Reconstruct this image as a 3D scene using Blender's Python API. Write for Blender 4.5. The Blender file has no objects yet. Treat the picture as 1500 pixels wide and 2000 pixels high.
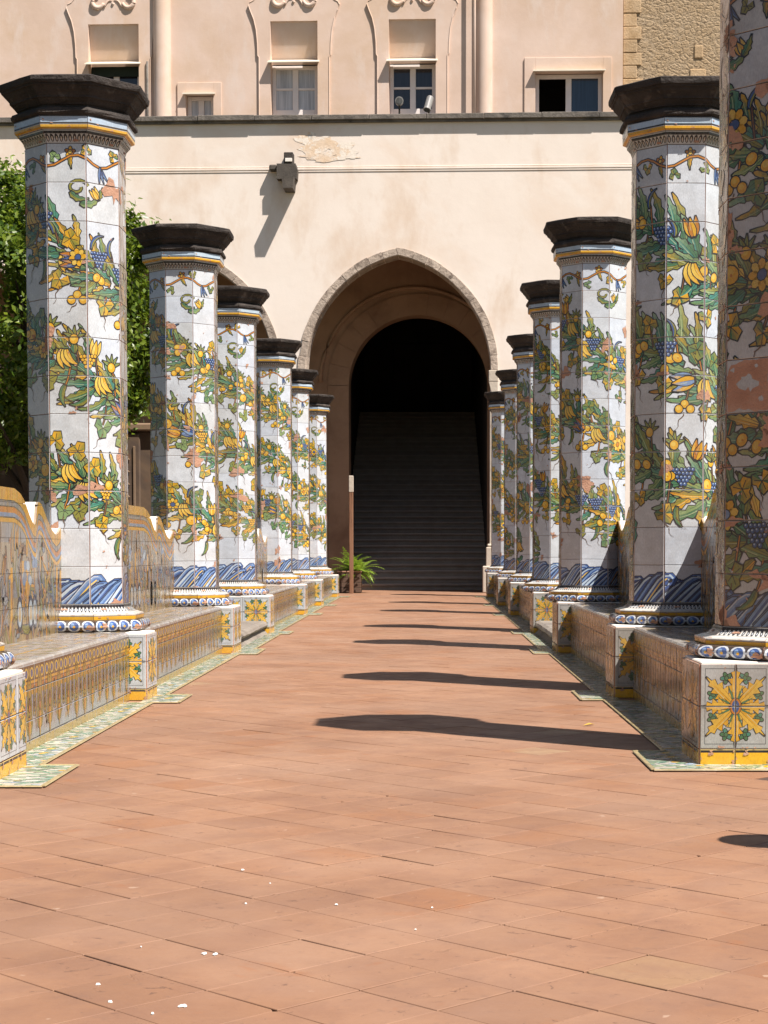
import bpy, bmesh, math, random
import numpy as np
from mathutils import Vector, Matrix

PI = math.pi
R = math.radians
sc = bpy.context.scene
COL = sc.collection
random.seed(4)

# ------------------------------------------------------------------ camera
cam_d = bpy.data.cameras.new('camera')
cam = bpy.data.objects.new('camera', cam_d)
COL.objects.link(cam)
cam.location = (0, 0, .77)
cam.rotation_euler = (R(90 - 3.0), 0, 0)
cam_d.sensor_fit = 'VERTICAL'
cam_d.sensor_height = 36
cam_d.sensor_width = 27
cam_d.lens = 36 * 3425.3 / 2000
cam_d.shift_x = (750 - 833) / 2000
cam_d.shift_y = (1251.5 - 1000) / 2000
cam_d.clip_start = .05
cam_d.clip_end = 600
sc.camera = cam

# ------------------------------------------------------------------ light
EL, AZ = R(58.5), R(40)          # sun: high, from the right and behind the camera
SUN = Vector((math.cos(EL) * math.cos(AZ), -math.cos(EL) * math.sin(AZ), math.sin(EL)))
world = bpy.data.worlds.new('World')
sc.world = world
world.use_nodes = True
wn = world.node_tree
bg = wn.nodes['Background']
sky = wn.nodes.new('ShaderNodeTexSky')
sky.sky_type = 'NISHITA'
sky.sun_disc = False
sky.sun_elevation = EL
sky.sun_rotation = math.atan2(SUN.x, SUN.y)
sky.altitude = 50
wn.links.new(sky.outputs[0], bg.inputs[0])
bg.inputs[1].default_value = .05
sd = bpy.data.lights.new('sun', 'SUN')
sd.energy = 5.0
sd.angle = R(.53)
sd.color = (1.0, .935, .87)
so = bpy.data.objects.new('sun', sd)
COL.objects.link(so)
so.location = (12, -8, 20)
so.rotation_euler = SUN.to_track_quat('Z', 'Y').to_euler()
sc.view_settings.view_transform = 'Standard'
sc.view_settings.look = 'None'
sc.view_settings.gamma = 1
sc.view_settings.use_curve_mapping = False
sc.view_settings.exposure = .90

# ------------------------------------------------------------------ materials
def nodes(name):
    m = bpy.data.materials.new(name)
    m.use_nodes = True
    nt = m.node_tree
    return m, nt, nt.nodes['Principled BSDF']

def N(nt, t, **kw):
    n = nt.nodes.new(t)
    for k, v in kw.items():
        if isinstance(k, str) and k[0] == '_':
            n.inputs[int(k[1:])].default_value = v
        else:
            setattr(n, k, v)
    return n

def noise(nt, vec, scale, detail=5, rough=.55, dist=0):
    n = N(nt, 'ShaderNodeTexNoise')
    n.inputs['Scale'].default_value = scale
    n.inputs['Detail'].default_value = detail
    n.inputs['Roughness'].default_value = rough
    n.inputs['Distortion'].default_value = dist
    nt.links.new(vec, n.inputs['Vector'])
    return n.outputs[0]

def ramp(nt, fac, stops):
    r = N(nt, 'ShaderNodeValToRGB')
    e = r.color_ramp.elements
    while len(e) < len(stops):
        e.new(.5)
    for k, (p, c) in enumerate(stops):
        e[k].position = p
        e[k].color = (c, c, c, 1) if isinstance(c, (int, float)) else (*c, 1)
    nt.links.new(fac, r.inputs[0])
    return r.outputs[0]

def mixc(nt, fac, a, b, mode='MIX'):
    m = N(nt, 'ShaderNodeMix', data_type='RGBA', blend_type=mode)
    for s, v in ((0, fac), (6, a), (7, b)):
        if isinstance(v, (int, float)):
            m.inputs[s].default_value = v
        elif isinstance(v, tuple):
            m.inputs[s].default_value = (*v, 1)
        else:
            nt.links.new(v, m.inputs[s])
    return m.outputs[2]

def math2(nt, op, a, b):
    m = N(nt, 'ShaderNodeMath', operation=op)
    for s, v in ((0, a), (1, b)):
        if isinstance(v, (int, float)):
            m.inputs[s].default_value = v
        else:
            nt.links.new(v, m.inputs[s])
    return m.outputs[0]

def bump(nt, bs, h, strength, dist):
    b = N(nt, 'ShaderNodeBump')
    b.inputs['Strength'].default_value = strength
    b.inputs['Distance'].default_value = dist
    nt.links.new(h, b.inputs['Height'])
    nt.links.new(b.outputs[0], bs.inputs['Normal'])

def coords(nt, space='Object', scale=None):
    t = N(nt, 'ShaderNodeTexCoord')
    v = t.outputs[space]
    if scale:
        mp = N(nt, 'ShaderNodeMapping')
        mp.inputs['Scale'].default_value = scale
        nt.links.new(v, mp.inputs[0])
        v = mp.outputs[0]
    return v

def wcoords(nt, scale=None):
    g = N(nt, 'ShaderNodeNewGeometry')
    v = g.outputs['Position']
    if scale:
        mp = N(nt, 'ShaderNodeMapping')
        mp.inputs['Scale'].default_value = scale
        nt.links.new(v, mp.inputs[0])
        v = mp.outputs[0]
    return v

def rnd(nt):
    o = N(nt, 'ShaderNodeObjectInfo')
    g = N(nt, 'ShaderNodeNewGeometry')
    return math2(nt, 'FRACT', math2(nt, 'ADD', o.outputs['Random'], g.outputs['Random Per Island']), 0)

def mottled(name, c1, c2, scale, rough=.8, bmp=.3, bdist=.01, c3=None, s3=1.2, w3=(.5, .7), stretch=None,
            bscale=None, spec=.3, vary=0, rvar=.1, c4=None, s4=8, w4=(.62, .68), st4=None):
    m, nt, bs = nodes(name)
    v = wcoords(nt, stretch)
    n1 = noise(nt, v, scale, 7)
    c = mixc(nt, ramp(nt, n1, [(.3, 0.0), (.7, 1.0)]), c1, c2)
    if c3:
        n3 = noise(nt, v, s3, 8, .62, .4)
        c = mixc(nt, ramp(nt, n3, [(w3[0], 0.0), (w3[1], 1.0)]), c, c3)
    if c4:
        n4 = noise(nt, wcoords(nt, st4) if st4 else v, s4, 9, .65, .2)
        c = mixc(nt, ramp(nt, n4, [(w4[0], 0.0), (w4[1], 1.0)]), c, c4)
    if vary:
        k = math2(nt, 'ADD', math2(nt, 'MULTIPLY', rnd(nt), vary), 1 - vary / 2)
        cm = N(nt, 'ShaderNodeMix', data_type='RGBA', blend_type='MULTIPLY')
        cm.inputs[0].default_value = 1
        nt.links.new(c, cm.inputs[6])
        nt.links.new(k, cm.inputs[7])
        c = cm.outputs[2]
    nt.links.new(c, bs.inputs['Base Color'])
    nb = noise(nt, wcoords(nt, stretch), bscale or scale * 5, 8, .65)
    r = math2(nt, 'ADD', math2(nt, 'MULTIPLY', nb, rvar), rough - rvar / 2)
    nt.links.new(r, bs.inputs['Roughness'])
    bs.inputs['Specular IOR Level'].default_value = spec
    if bmp:
        bump(nt, bs, nb, bmp, bdist)
    return m

def glaze_mat(name='painted_glaze', wear=.0, streak=None, grime=.35):
    """tin glaze: colour from the painted strokes, faint brush and firing mottle, uneven gloss"""
    m, nt, bs = nodes(name)
    a = N(nt, 'ShaderNodeAttribute', attribute_name='paint')
    v = wcoords(nt)
    n1 = noise(nt, v, 14, 6)
    n2 = noise(nt, wcoords(nt, (60, 60, 22)), 4, 4)
    k = mixc(nt, ramp(nt, n1, [(.3, .84), (.7, 1.06)]), (0, 0, 0), (1, 1, 1))
    c = mixc(nt, 1.0, a.outputs['Color'], ramp(nt, n1, [(.3, .86), (.7, 1.04)]), 'MULTIPLY')
    c = mixc(nt, 1.0, c, ramp(nt, n2, [(.35, .86), (.65, 1.05)]), 'MULTIPLY')
    o = N(nt, 'ShaderNodeObjectInfo')
    c = mixc(nt, 1.0, c, ramp(nt, o.outputs['Random'], [(0, (.90, .92, .95)), (.5, (1.0, .985, .96)), (1, (.95, .93, .88))]), 'MULTIPLY')
    # pitted glaze: small bare specks
    n3 = noise(nt, v, 38, 5, .6)
    c = mixc(nt, ramp(nt, n3, [(.735 - wear, 0.0), (.76 - wear, 1.0)]), c, (.40, .22, .14))
    # grime
    n4 = noise(nt, v, 3.2, 8, .65)
    c = mixc(nt, ramp(nt, n4, [(.52 - grime * .3, 0.0), (.8, grime)]), c, (.30, .23, .16))
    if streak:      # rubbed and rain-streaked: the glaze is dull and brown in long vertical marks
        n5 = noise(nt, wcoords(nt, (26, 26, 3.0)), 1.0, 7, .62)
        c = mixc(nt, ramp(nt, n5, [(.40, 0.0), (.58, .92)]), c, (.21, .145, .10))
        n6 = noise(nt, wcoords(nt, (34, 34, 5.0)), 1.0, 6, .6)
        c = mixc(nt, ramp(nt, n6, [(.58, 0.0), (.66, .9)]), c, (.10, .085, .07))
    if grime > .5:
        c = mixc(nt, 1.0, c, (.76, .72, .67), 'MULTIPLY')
    nt.links.new(c, bs.inputs['Base Color'])
    nt.links.new(ramp(nt, n1, [(.3, .13), (.7, .34)]), bs.inputs['Roughness'])
    bs.inputs['Specular IOR Level'].default_value = .5
    nb = noise(nt, v, 9, 5)
    bump(nt, bs, nb, .22, .012)
    return m

GLAZE = glaze_mat()
GLAZEW = glaze_mat('worn_or_shaded_glaze', .055, None, .501)  # worn bench tiles; also paints shade into tiles of the shaded row
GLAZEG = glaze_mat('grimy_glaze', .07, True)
CHIP = mottled('bare_terracotta', (.47, .27, .18), (.38, .20, .13), 16, .9, .6, .01, c3=(.55, .36, .26), s3=6, w3=(.55, .75))
MORTAR = mottled('mortar', (.50, .36, .28), (.42, .29, .22), 9, .95, .5, .01)
PIPERNO = mottled('dark_piperno_stone', (.028, .023, .020), (.066, .053, .045), 7, .8, .9, .02, c3=(.15, .125, .105), s3=9, w3=(.56, .76), bscale=30, spec=.3)
LIME = mottled('lime_wash', (.80, .76, .70), (.70, .64, .56), 5, .9, .3, .006)
STEPSTONE = mottled('grey_step_stone', (.20, .17, .14), (.27, .235, .20), 5, .75, .6, .012, c3=(.11, .09, .08), s3=2.5, bscale=26)

# ------------------------------------------------------------------ mesh helpers
def link(o, parent=None):
    COL.objects.link(o)
    if parent:
        o.parent = parent
    return o

def mesh(name, verts, faces, mats, midx=None, cols=None, smooth=False):
    me = bpy.data.meshes.new(name)
    me.from_pydata([tuple(v) for v in verts], [], faces)
    for m in (mats if isinstance(mats, (list, tuple)) else [mats]):
        me.materials.append(m)
    if midx is not None:
        me.polygons.foreach_set('material_index', np.asarray(midx, dtype=np.int32))
    if cols is not None:
        at = me.color_attributes.new('paint', 'FLOAT_COLOR', 'CORNER')
        tot = np.array([len(f) for f in faces])
        c = np.repeat(np.asarray(cols, dtype=np.float32), tot, axis=0)
        c = np.hstack([c, np.ones((len(c), 1), dtype=np.float32)])
        at.data.foreach_set('color', c.ravel())
    if smooth:
        me.polygons.foreach_set('use_smooth', np.ones(len(me.polygons), dtype=bool))
    me.update()
    return me

def obj(name, me, parent=None, loc=(0, 0, 0), rz=0, kind=None):
    o = bpy.data.objects.new(name, me)
    link(o, parent)
    o.location = loc
    o.rotation_euler = (0, 0, rz)
    if kind:
        o['kind'] = kind
    return o

def thing(name, label, cat, loc=(0, 0, 0), rz=0, group=None, me=None):
    o = bpy.data.objects.new(name, me)
    link(o)
    o.location = loc
    o.rotation_euler = (0, 0, rz)
    o['label'] = label
    o['category'] = cat
    o['kind'] = 'thing'
    if group:
        o['group'] = group
    return o

class MB:
    """collects shapes into one mesh"""
    def __init__(s):
        s.v, s.f, s.m = [], [], []
    def add(s, vs, fs, mi=0):
        b = len(s.v)
        s.v += [tuple(v) for v in vs]
        s.f += [tuple(b + i for i in f) for f in fs]
        s.m += [mi] * len(fs)
    def box(s, x0, x1, y0, y1, z0, z1, mi=0, b=0, M=None):
        if b <= 0:
            vs = [(x, y, z) for z in (z0, z1) for y in (y0, y1) for x in (x0, x1)]
            fs = [(0, 2, 3, 1), (4, 5, 7, 6), (0, 1, 5, 4), (2, 6, 7, 3), (0, 4, 6, 2), (1, 3, 7, 5)]
        else:
            bm = bmesh.new()
            r = bmesh.ops.create_cube(bm, size=1)
            for v in bm.verts:
                v.co = Vector(((x0 + x1) / 2 + v.co.x * (x1 - x0), (y0 + y1) / 2 + v.co.y * (y1 - y0), (z0 + z1) / 2 + v.co.z * (z1 - z0)))
            bmesh.ops.bevel(bm, geom=list(bm.edges), offset=b, segments=1, affect='EDGES')
            bm.verts.index_update()
            vs = [v.co.copy() for v in bm.verts]
            fs = [tuple(v.index for v in f.verts) for f in bm.faces]
            bm.free()
        if M is not None:
            vs = [M @ Vector(v) for v in vs]
        s.add(vs, fs, mi)
    def tube(s, pts, rad, n=8, mi=0, cap=True):
        pts = [Vector(p) for p in pts]
        rads = rad if isinstance(rad, (list, tuple)) else [rad] * len(pts)
        rings = []
        up = Vector((0, 0, 1))
        for i, p in enumerate(pts):
            t = (pts[min(i + 1, len(pts) - 1)] - pts[max(i - 1, 0)]).normalized()
            a = t.cross(up if abs(t.z) < .95 else Vector((1, 0, 0))).normalized()
            b = a.cross(t)
            rings.append([p + (a * math.cos(2 * PI * k / n) + b * math.sin(2 * PI * k / n)) * rads[i] for k in range(n)])
        vs = [q for r_ in rings for q in r_]
        fs = []
        for i in range(len(pts) - 1):
            for k in range(n):
                k2 = (k + 1) % n
                fs.append((i * n + k, i * n + k2, (i + 1) * n + k2, (i + 1) * n + k))
        if cap:
            fs.append(tuple(range(n - 1, -1, -1)))
            fs.append(tuple((len(pts) - 1) * n + k for k in range(n)))
        s.add(vs, fs, mi)
    def prism(s, poly, y0, y1, mi=0):
        """polygon in x,z pushed from y0 to y1"""
        n = len(poly)
        vs = [(x, y0, z) for x, z in poly] + [(x, y1, z) for x, z in poly]
        fs = [tuple(range(n)), tuple(range(2 * n - 1, n - 1, -1))]
        fs += [(i, i + n, (i + 1) % n + n, (i + 1) % n) for i in range(n)]
        s.add(vs, fs, mi)
    def mesh(s, name, mats, smooth=False):
        return mesh(name, s.v, s.f, mats, s.m, None, smooth)

# ------------------------------------------------------------------ painted majolica
WHITE = (.605, .645, .695)
INK = (.022, .022, .028)
YEL = (.74, .40, .025)
YEL2 = (.78, .54, .10)
ORA = (.55, .21, .025)
GRE = (.075, .20, .10)
GRE2 = (.22, .33, .13)
OLI = (.27, .26, .05)
TEA = (.07, .26, .20)
BLU = (.055, .11, .30)
BLU2 = (.20, .32, .55)
LBL = (.48, .60, .72)
BRO = (.22, .10, .035)

def lerp(a, b, t):
    return tuple(x + (y - x) * t for x, y in zip(a, b))

class Canvas:
    """flat brush strokes (convex polygons with a colour and a layer) in metres u, v"""
    def __init__(s, seed, ink=.0032):
        s.p = []
        s.i = 0
        s.front = False
        s.r = random.Random(seed)
        s.ink = ink
    def next(s):
        s.i += 1
        return (s.i % 22) * 4 + 6 + (90 if s.front else 0)
    def add(s, pts, col, lev, m=0):
        s.p.append((pts, col, lev, m))
    def rect(s, u0, v0, u1, v1, col, lev):
        s.add([(u0, v0), (u1, v0), (u1, v1), (u0, v1)], col, lev)
    def ell(s, u, v, a, b, col, lev, ang=0, n=10, m=0):
        ca, sa = math.cos(ang), math.sin(ang)
        s.add([(u + a * math.cos(t) * ca - b * math.sin(t) * sa, v + a * math.cos(t) * sa + b * math.sin(t) * ca)
               for t in (2 * PI * k / n for k in range(n))], col, lev, m)
    def strip(s, L, Rr, cols, lev):
        for i in range(len(L) - 1):
            c = cols[i] if isinstance(cols, list) else cols
            q = [L[i], L[i + 1], Rr[i + 1], Rr[i]]
            s.add([q[0], q[1], q[2]], c, lev)
            s.add([q[0], q[2], q[3]], c, lev)
    def stroke(s, pts, w, col, lev, taper=False):
        L, Q = [], []
        n = len(pts)
        for i, p in enumerate(pts):
            a, b = pts[max(i - 1, 0)], pts[min(i + 1, n - 1)]
            dx, dy = b[0] - a[0], b[1] - a[1]
            d = math.hypot(dx, dy) or 1
            ww = w * ((1 - .8 * i / (n - 1)) if taper else 1) / 2
            L.append((p[0] - dy / d * ww, p[1] + dx / d * ww))
            Q.append((p[0] + dy / d * ww, p[1] - dx / d * ww))
        s.strip(L, Q, col, lev)
    def leaf(s, u, v, ang, L, W, c1, c2, c3=None, curve=0, serr=.35, lev=None, n=7, hatch=2):
        lev = s.next() if lev is None else lev
        ct = []
        x, y, a = u, v, ang
        for i in range(n + 1):
            ct.append((x, y, a))
            x += math.cos(a) * L / n
            y += math.sin(a) * L / n
            a += curve / n
        def side(sgn, extra, f=1):
            o = []
            for i, (x, y, a) in enumerate(ct):
                t = i / n
                w = W / 2 * math.sin(PI * (.12 + .86 * t) ** .85) * (1 - .25 * t)
                w *= 1 + serr * (.5 if i % 2 else -.5) * (t < .95)
                w = w * f + extra
                b = -extra if i == 0 else (extra if i == n else 0)
                bx, by = math.cos(a) * b * 1.5, math.sin(a) * b * 1.5
                lag = serr * W * .18 * (1 if i % 2 else 0)
                o.append((x - math.sin(a) * w * sgn + bx + math.cos(a) * lag, y + math.cos(a) * w * sgn + by + math.sin(a) * lag))
            return o
        c3 = c3 or c2
        s.strip(side(1, s.ink), side(-1, s.ink), INK, lev)
        mid = [(x, y) for x, y, a in ct]
        s.strip(side(1, 0), mid, [lerp(c1, c3, max(0, (i / n - .45) * 1.7)) for i in range(n)], lev + 1)
        s.strip(mid, side(-1, 0), [lerp(c2, c3, max(0, (i / n - .3) * 1.2)) for i in range(n)], lev + 1)
        for h in range(hatch):
            o = (h - (hatch - 1) / 2) * W * .28
            k = [(x - math.sin(a) * o * math.sin(PI * (.2 + .6 * i / n)), y + math.cos(a) * o * math.sin(PI * (.2 + .6 * i / n)))
                 for i, (x, y, a) in enumerate(ct)]
            s.stroke(k[:n - 1:2] if n > 5 else k, s.ink * .62, lerp(INK, c1, .18), lev + 2, True)
        if c3 is not None and W > .03:
            k = [(x - math.sin(a) * W * .17, y + math.cos(a) * W * .17) for x, y, a in ct[2:n]]
            s.stroke(k, W * .10, lerp(c1, (.62, .66, .40), .55), lev + 2, True)
    def vine(s, u, v, ang, S, c1, c2):
        lev = s.next()
        pts = []
        for k in range(16):
            t = -PI * .86 + 2 * PI * .86 * k / 15
            rr = S * (.52 + .48 * abs(math.cos(t * 1.45))) * (1 if k % 2 else .86)
            pts.append((u + rr * math.cos(ang + t), v + rr * math.sin(ang + t)))
        def fan(P, cols, l):
            for i in range(len(P) - 1):
                s.add([(u, v), P[i], P[i + 1]], cols if isinstance(cols, tuple) else cols[i], l)
        o = s.ink * 1.1
        fan([(u + (x - u) * (1 + o / S * 1.35), v + (y - v) * (1 + o / S * 1.35)) for x, y in pts], INK, lev)
        fan(pts, [lerp(c1, c2, (k % 5) / 4) for k in range(15)], lev + 1)
        for k in (2, 5, 8, 11, 13):
            s.stroke([(u, v), (u + (pts[k][0] - u) * .8, v + (pts[k][1] - v) * .8)], s.ink * .7, INK, lev + 2)
    def fruit(s, u, v, a, b, ang, c1=YEL, c2=YEL2, dot=True):
        lev = s.next()
        s.ell(u, v, a + s.ink, b + s.ink, INK, lev, ang, 12)
        s.ell(u, v, a, b, c1, lev + 1, ang, 12)
        s.ell(u - a * .18, v + b * .2, a * .6, b * .55, c2, lev + 2, ang, 9)
        if dot:
            s.ell(u + a * .1, v - b * .05, a * .2, b * .2, ORA, lev + 3, 0, 6)
    def grapes(s, u, v, S, c1=BLU, c2=LBL, n=5):
        for r_ in range(n):
            for k in range(n - r_ + 1):
                x = u + (k - (n - r_) / 2) * S * 1.75 + s.r.uniform(-.2, .2) * S
                y = v - r_ * S * 1.6 + s.r.uniform(-.2, .2) * S
                lev = s.next()
                s.ell(x, y, S * 1.08, S * 1.08, INK, lev, 0, 8)
                s.ell(x, y, S * .8, S * .8, c1, lev + 1, 0, 8)
                s.ell(x - S * .2, y + S * .25, S * .34, S * .34, c2, lev + 2, 0, 5)
    def flower(s, u, v, S, n, c1, c2, cc, ang=0):
        lev = s.next()
        for q, (e, l) in enumerate(((s.ink, 0), (0, 1))):
            for k in range(n):
                t = ang + 2 * PI * k / n
                s.ell(u + S * .58 * math.cos(t), v + S * .58 * math.sin(t), S * .46 + e, S * .30 + e,
                      INK if q == 0 else (c1 if k % 2 else c2), lev + l, t, 8)
        s.ell(u, v, S * .36 + s.ink, S * .30 + s.ink, INK, lev + 2, ang)
        s.ell(u, v, S * .36, S * .30, cc, lev + 3, ang)
    def tulip(s, u, v, ang, L, c1, c2):
        for d in (-.5, .5, 0):
            s.leaf(u, v, ang + d, L * (1 if d else .92), L * .42, c1 if d else c2, c2 if d else c1, None, -d * .9, 0, n=6, hatch=1)
    def banana(s, u, v, ang, L, W, c1=YEL, c2=YEL2, cv=1.3):
        s.leaf(u, v, ang, L, W, c1, c2, c1, cv, 0, n=7, hatch=1)
    def tendril(s, u, v, ang, L, col=BRO, w=.006):
        lev = s.next()
        pts = []
        x, y, a = u, v, ang
        k0 = s.r.choice((-1, 1))
        for i in range(8):
            pts.append((x, y))
            a += k0 * math.sin(i * 1.5) * .75
            x += math.cos(a) * L / 7
            y += math.sin(a) * L / 7
        s.stroke(pts, w, INK, lev, True)
        s.stroke(pts, w * .5, col, lev + 1, True)
    def stem(s, pts, w, c=ORA):
        lev = s.next()
        s.stroke(pts, w + 2 * s.ink, INK, lev)
        s.stroke(pts, w, c, lev + 1)
    def chip(s, u, v, S, asp=1.0, lev=190):
        k0 = s.r.uniform(0, 6)
        P = []
        n = 18
        for k in range(n):
            t = 2 * PI * k / n
            rr = S * (.62 + .22 * math.sin(2 * t + k0) + .16 * math.sin(5 * t + k0 * 2) + s.r.uniform(-.16, .16))
            P.append((u + rr * math.cos(t) * asp, v + rr * math.sin(t) / asp))
        for k in range(n):
            s.add([(u, v), P[k], P[(k + 1) % n]], (.5, .25, .15), lev, 1)
    def done(s):
        s.bb = np.array([(min(q[0] for q in p[0]), min(q[1] for q in p[0]), max(q[0] for q in p[0]), max(q[1] for q in p[0])) for p in s.p])
        return s

def clip(poly, cp):
    """convex polygon clipped by convex counter-clockwise polygon"""
    out = poly
    n = len(cp)
    for i in range(n):
        ax, ay = cp[i]
        bx, by = cp[(i + 1) % n]
        ex, ey = bx - ax, by - ay
        inp, out = out, []
        if not inp:
            return out
        px, py = inp[-1]
        pd = ex * (py - ay) - ey * (px - ax)
        for q in inp:
            qx, qy = q
            d = ex * (qy - ay) - ey * (qx - ax)
            if d >= 0:
                if pd < 0:
                    t = pd / (pd - d)
                    out.append((px + (qx - px) * t, py + (qy - py) * t))
                out.append(q)
            elif pd >= 0:
                t = pd / (pd - d)
                out.append((px + (qx - px) * t, py + (qy - py) * t))
            px, py, pd = qx, qy, d
    return out if len(out) > 2 else []

def paint_on(cv, cp, mapf, V, F, C, MI, du=0):
    """clip the canvas to convex polygon cp and lay it on the surface mapf(u, v, lift)"""
    if cv is None or not len(cv.p):
        return
    us = [q[0] for q in cp]
    vs = [q[1] for q in cp]
    u0, u1, v0, v1 = min(us), max(us), min(vs), max(vs)
    bb = cv.bb
    for i in np.nonzero((bb[:, 2] > u0) & (bb[:, 0] < u1) & (bb[:, 3] > v0) & (bb[:, 1] < v1))[0]:
        pts, col, lev, m = cv.p[i]
        a = 0
        for k in range(len(pts)):
            x0, y0 = pts[k - 1]
            x1, y1 = pts[k]
            a += x0 * y1 - x1 * y0
        if abs(a) < 1e-9:
            continue
        if a < 0:
            pts = pts[::-1]
        b = bb[i]
        if not (len(cp) == 4 and b[0] >= u0 and b[2] <= u1 and b[1] >= v0 and b[3] <= v1 and us[0] == us[3] and vs[0] == vs[1]):
            pts = clip(pts, cp)
            if not pts:
                continue
        s = len(V)
        lift = .0002 + lev * .000012
        V += [mapf(p[0], p[1], lift) for p in pts]
        F.append(tuple(range(s, s + len(pts))))
        C.append(col)
        MI.append(m)

def tile_mesh(name, cv, u0, u1, v0, v1, base=WHITE, t=.008, j=.0013, mat=None, rng=random, chipped=0):
    """one glazed tile: bevelled slab, origin at its centre back, front towards -Y"""
    uc, vc = (u0 + u1) / 2, (v0 + v1) / 2
    hw, hh = (u1 - u0) / 2 - j, (v1 - v0) / 2 - j
    b = .0016
    V, F, C, MI = [], [], [], []
    k = 1 + rng.uniform(-.04, .03)
    base = tuple(min(1, x * k) for x in base)
    for (w, h, y) in ((hw - b, hh - b, -t), (hw, hh, -t + b), (hw, hh, .004)):
        V += [(-w, y, -h), (w, y, -h), (w, y, h), (-w, y, h)]
    F.append((0, 1, 2, 3)); C.append(base); MI.append(0)
    for r_ in (0, 4):
        for i in range(4):
            i2 = (i + 1) % 4
            F.append((r_ + i2, r_ + i, r_ + 4 + i, r_ + 4 + i2))
            C.append(base if r_ == 0 else (.5, .33, .25)); MI.append(0 if r_ == 0 else 1)
    cp = [(uc - hw + b, vc - hh + b), (uc + hw - b, vc - hh + b), (uc + hw - b, vc + hh - b), (uc - hw + b, vc + hh - b)]
    paint_on(cv, cp, lambda u, v, l: (u - uc, -t - l, v - vc), V, F, C, MI)
    return mesh(name, V, F, [mat or GLAZE, CHIP], MI, C)

# ------------------------------------------------------------------ the shaft decoration
A_ = .237                      # apothem of the octagonal shaft
TW = math.tan(PI / 8)
S_ = 2 * A_ * TW               # face width
ROWS, ZB, ZT = 12, .485, 2.815
RH = (ZT - ZB) / ROWS

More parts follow.
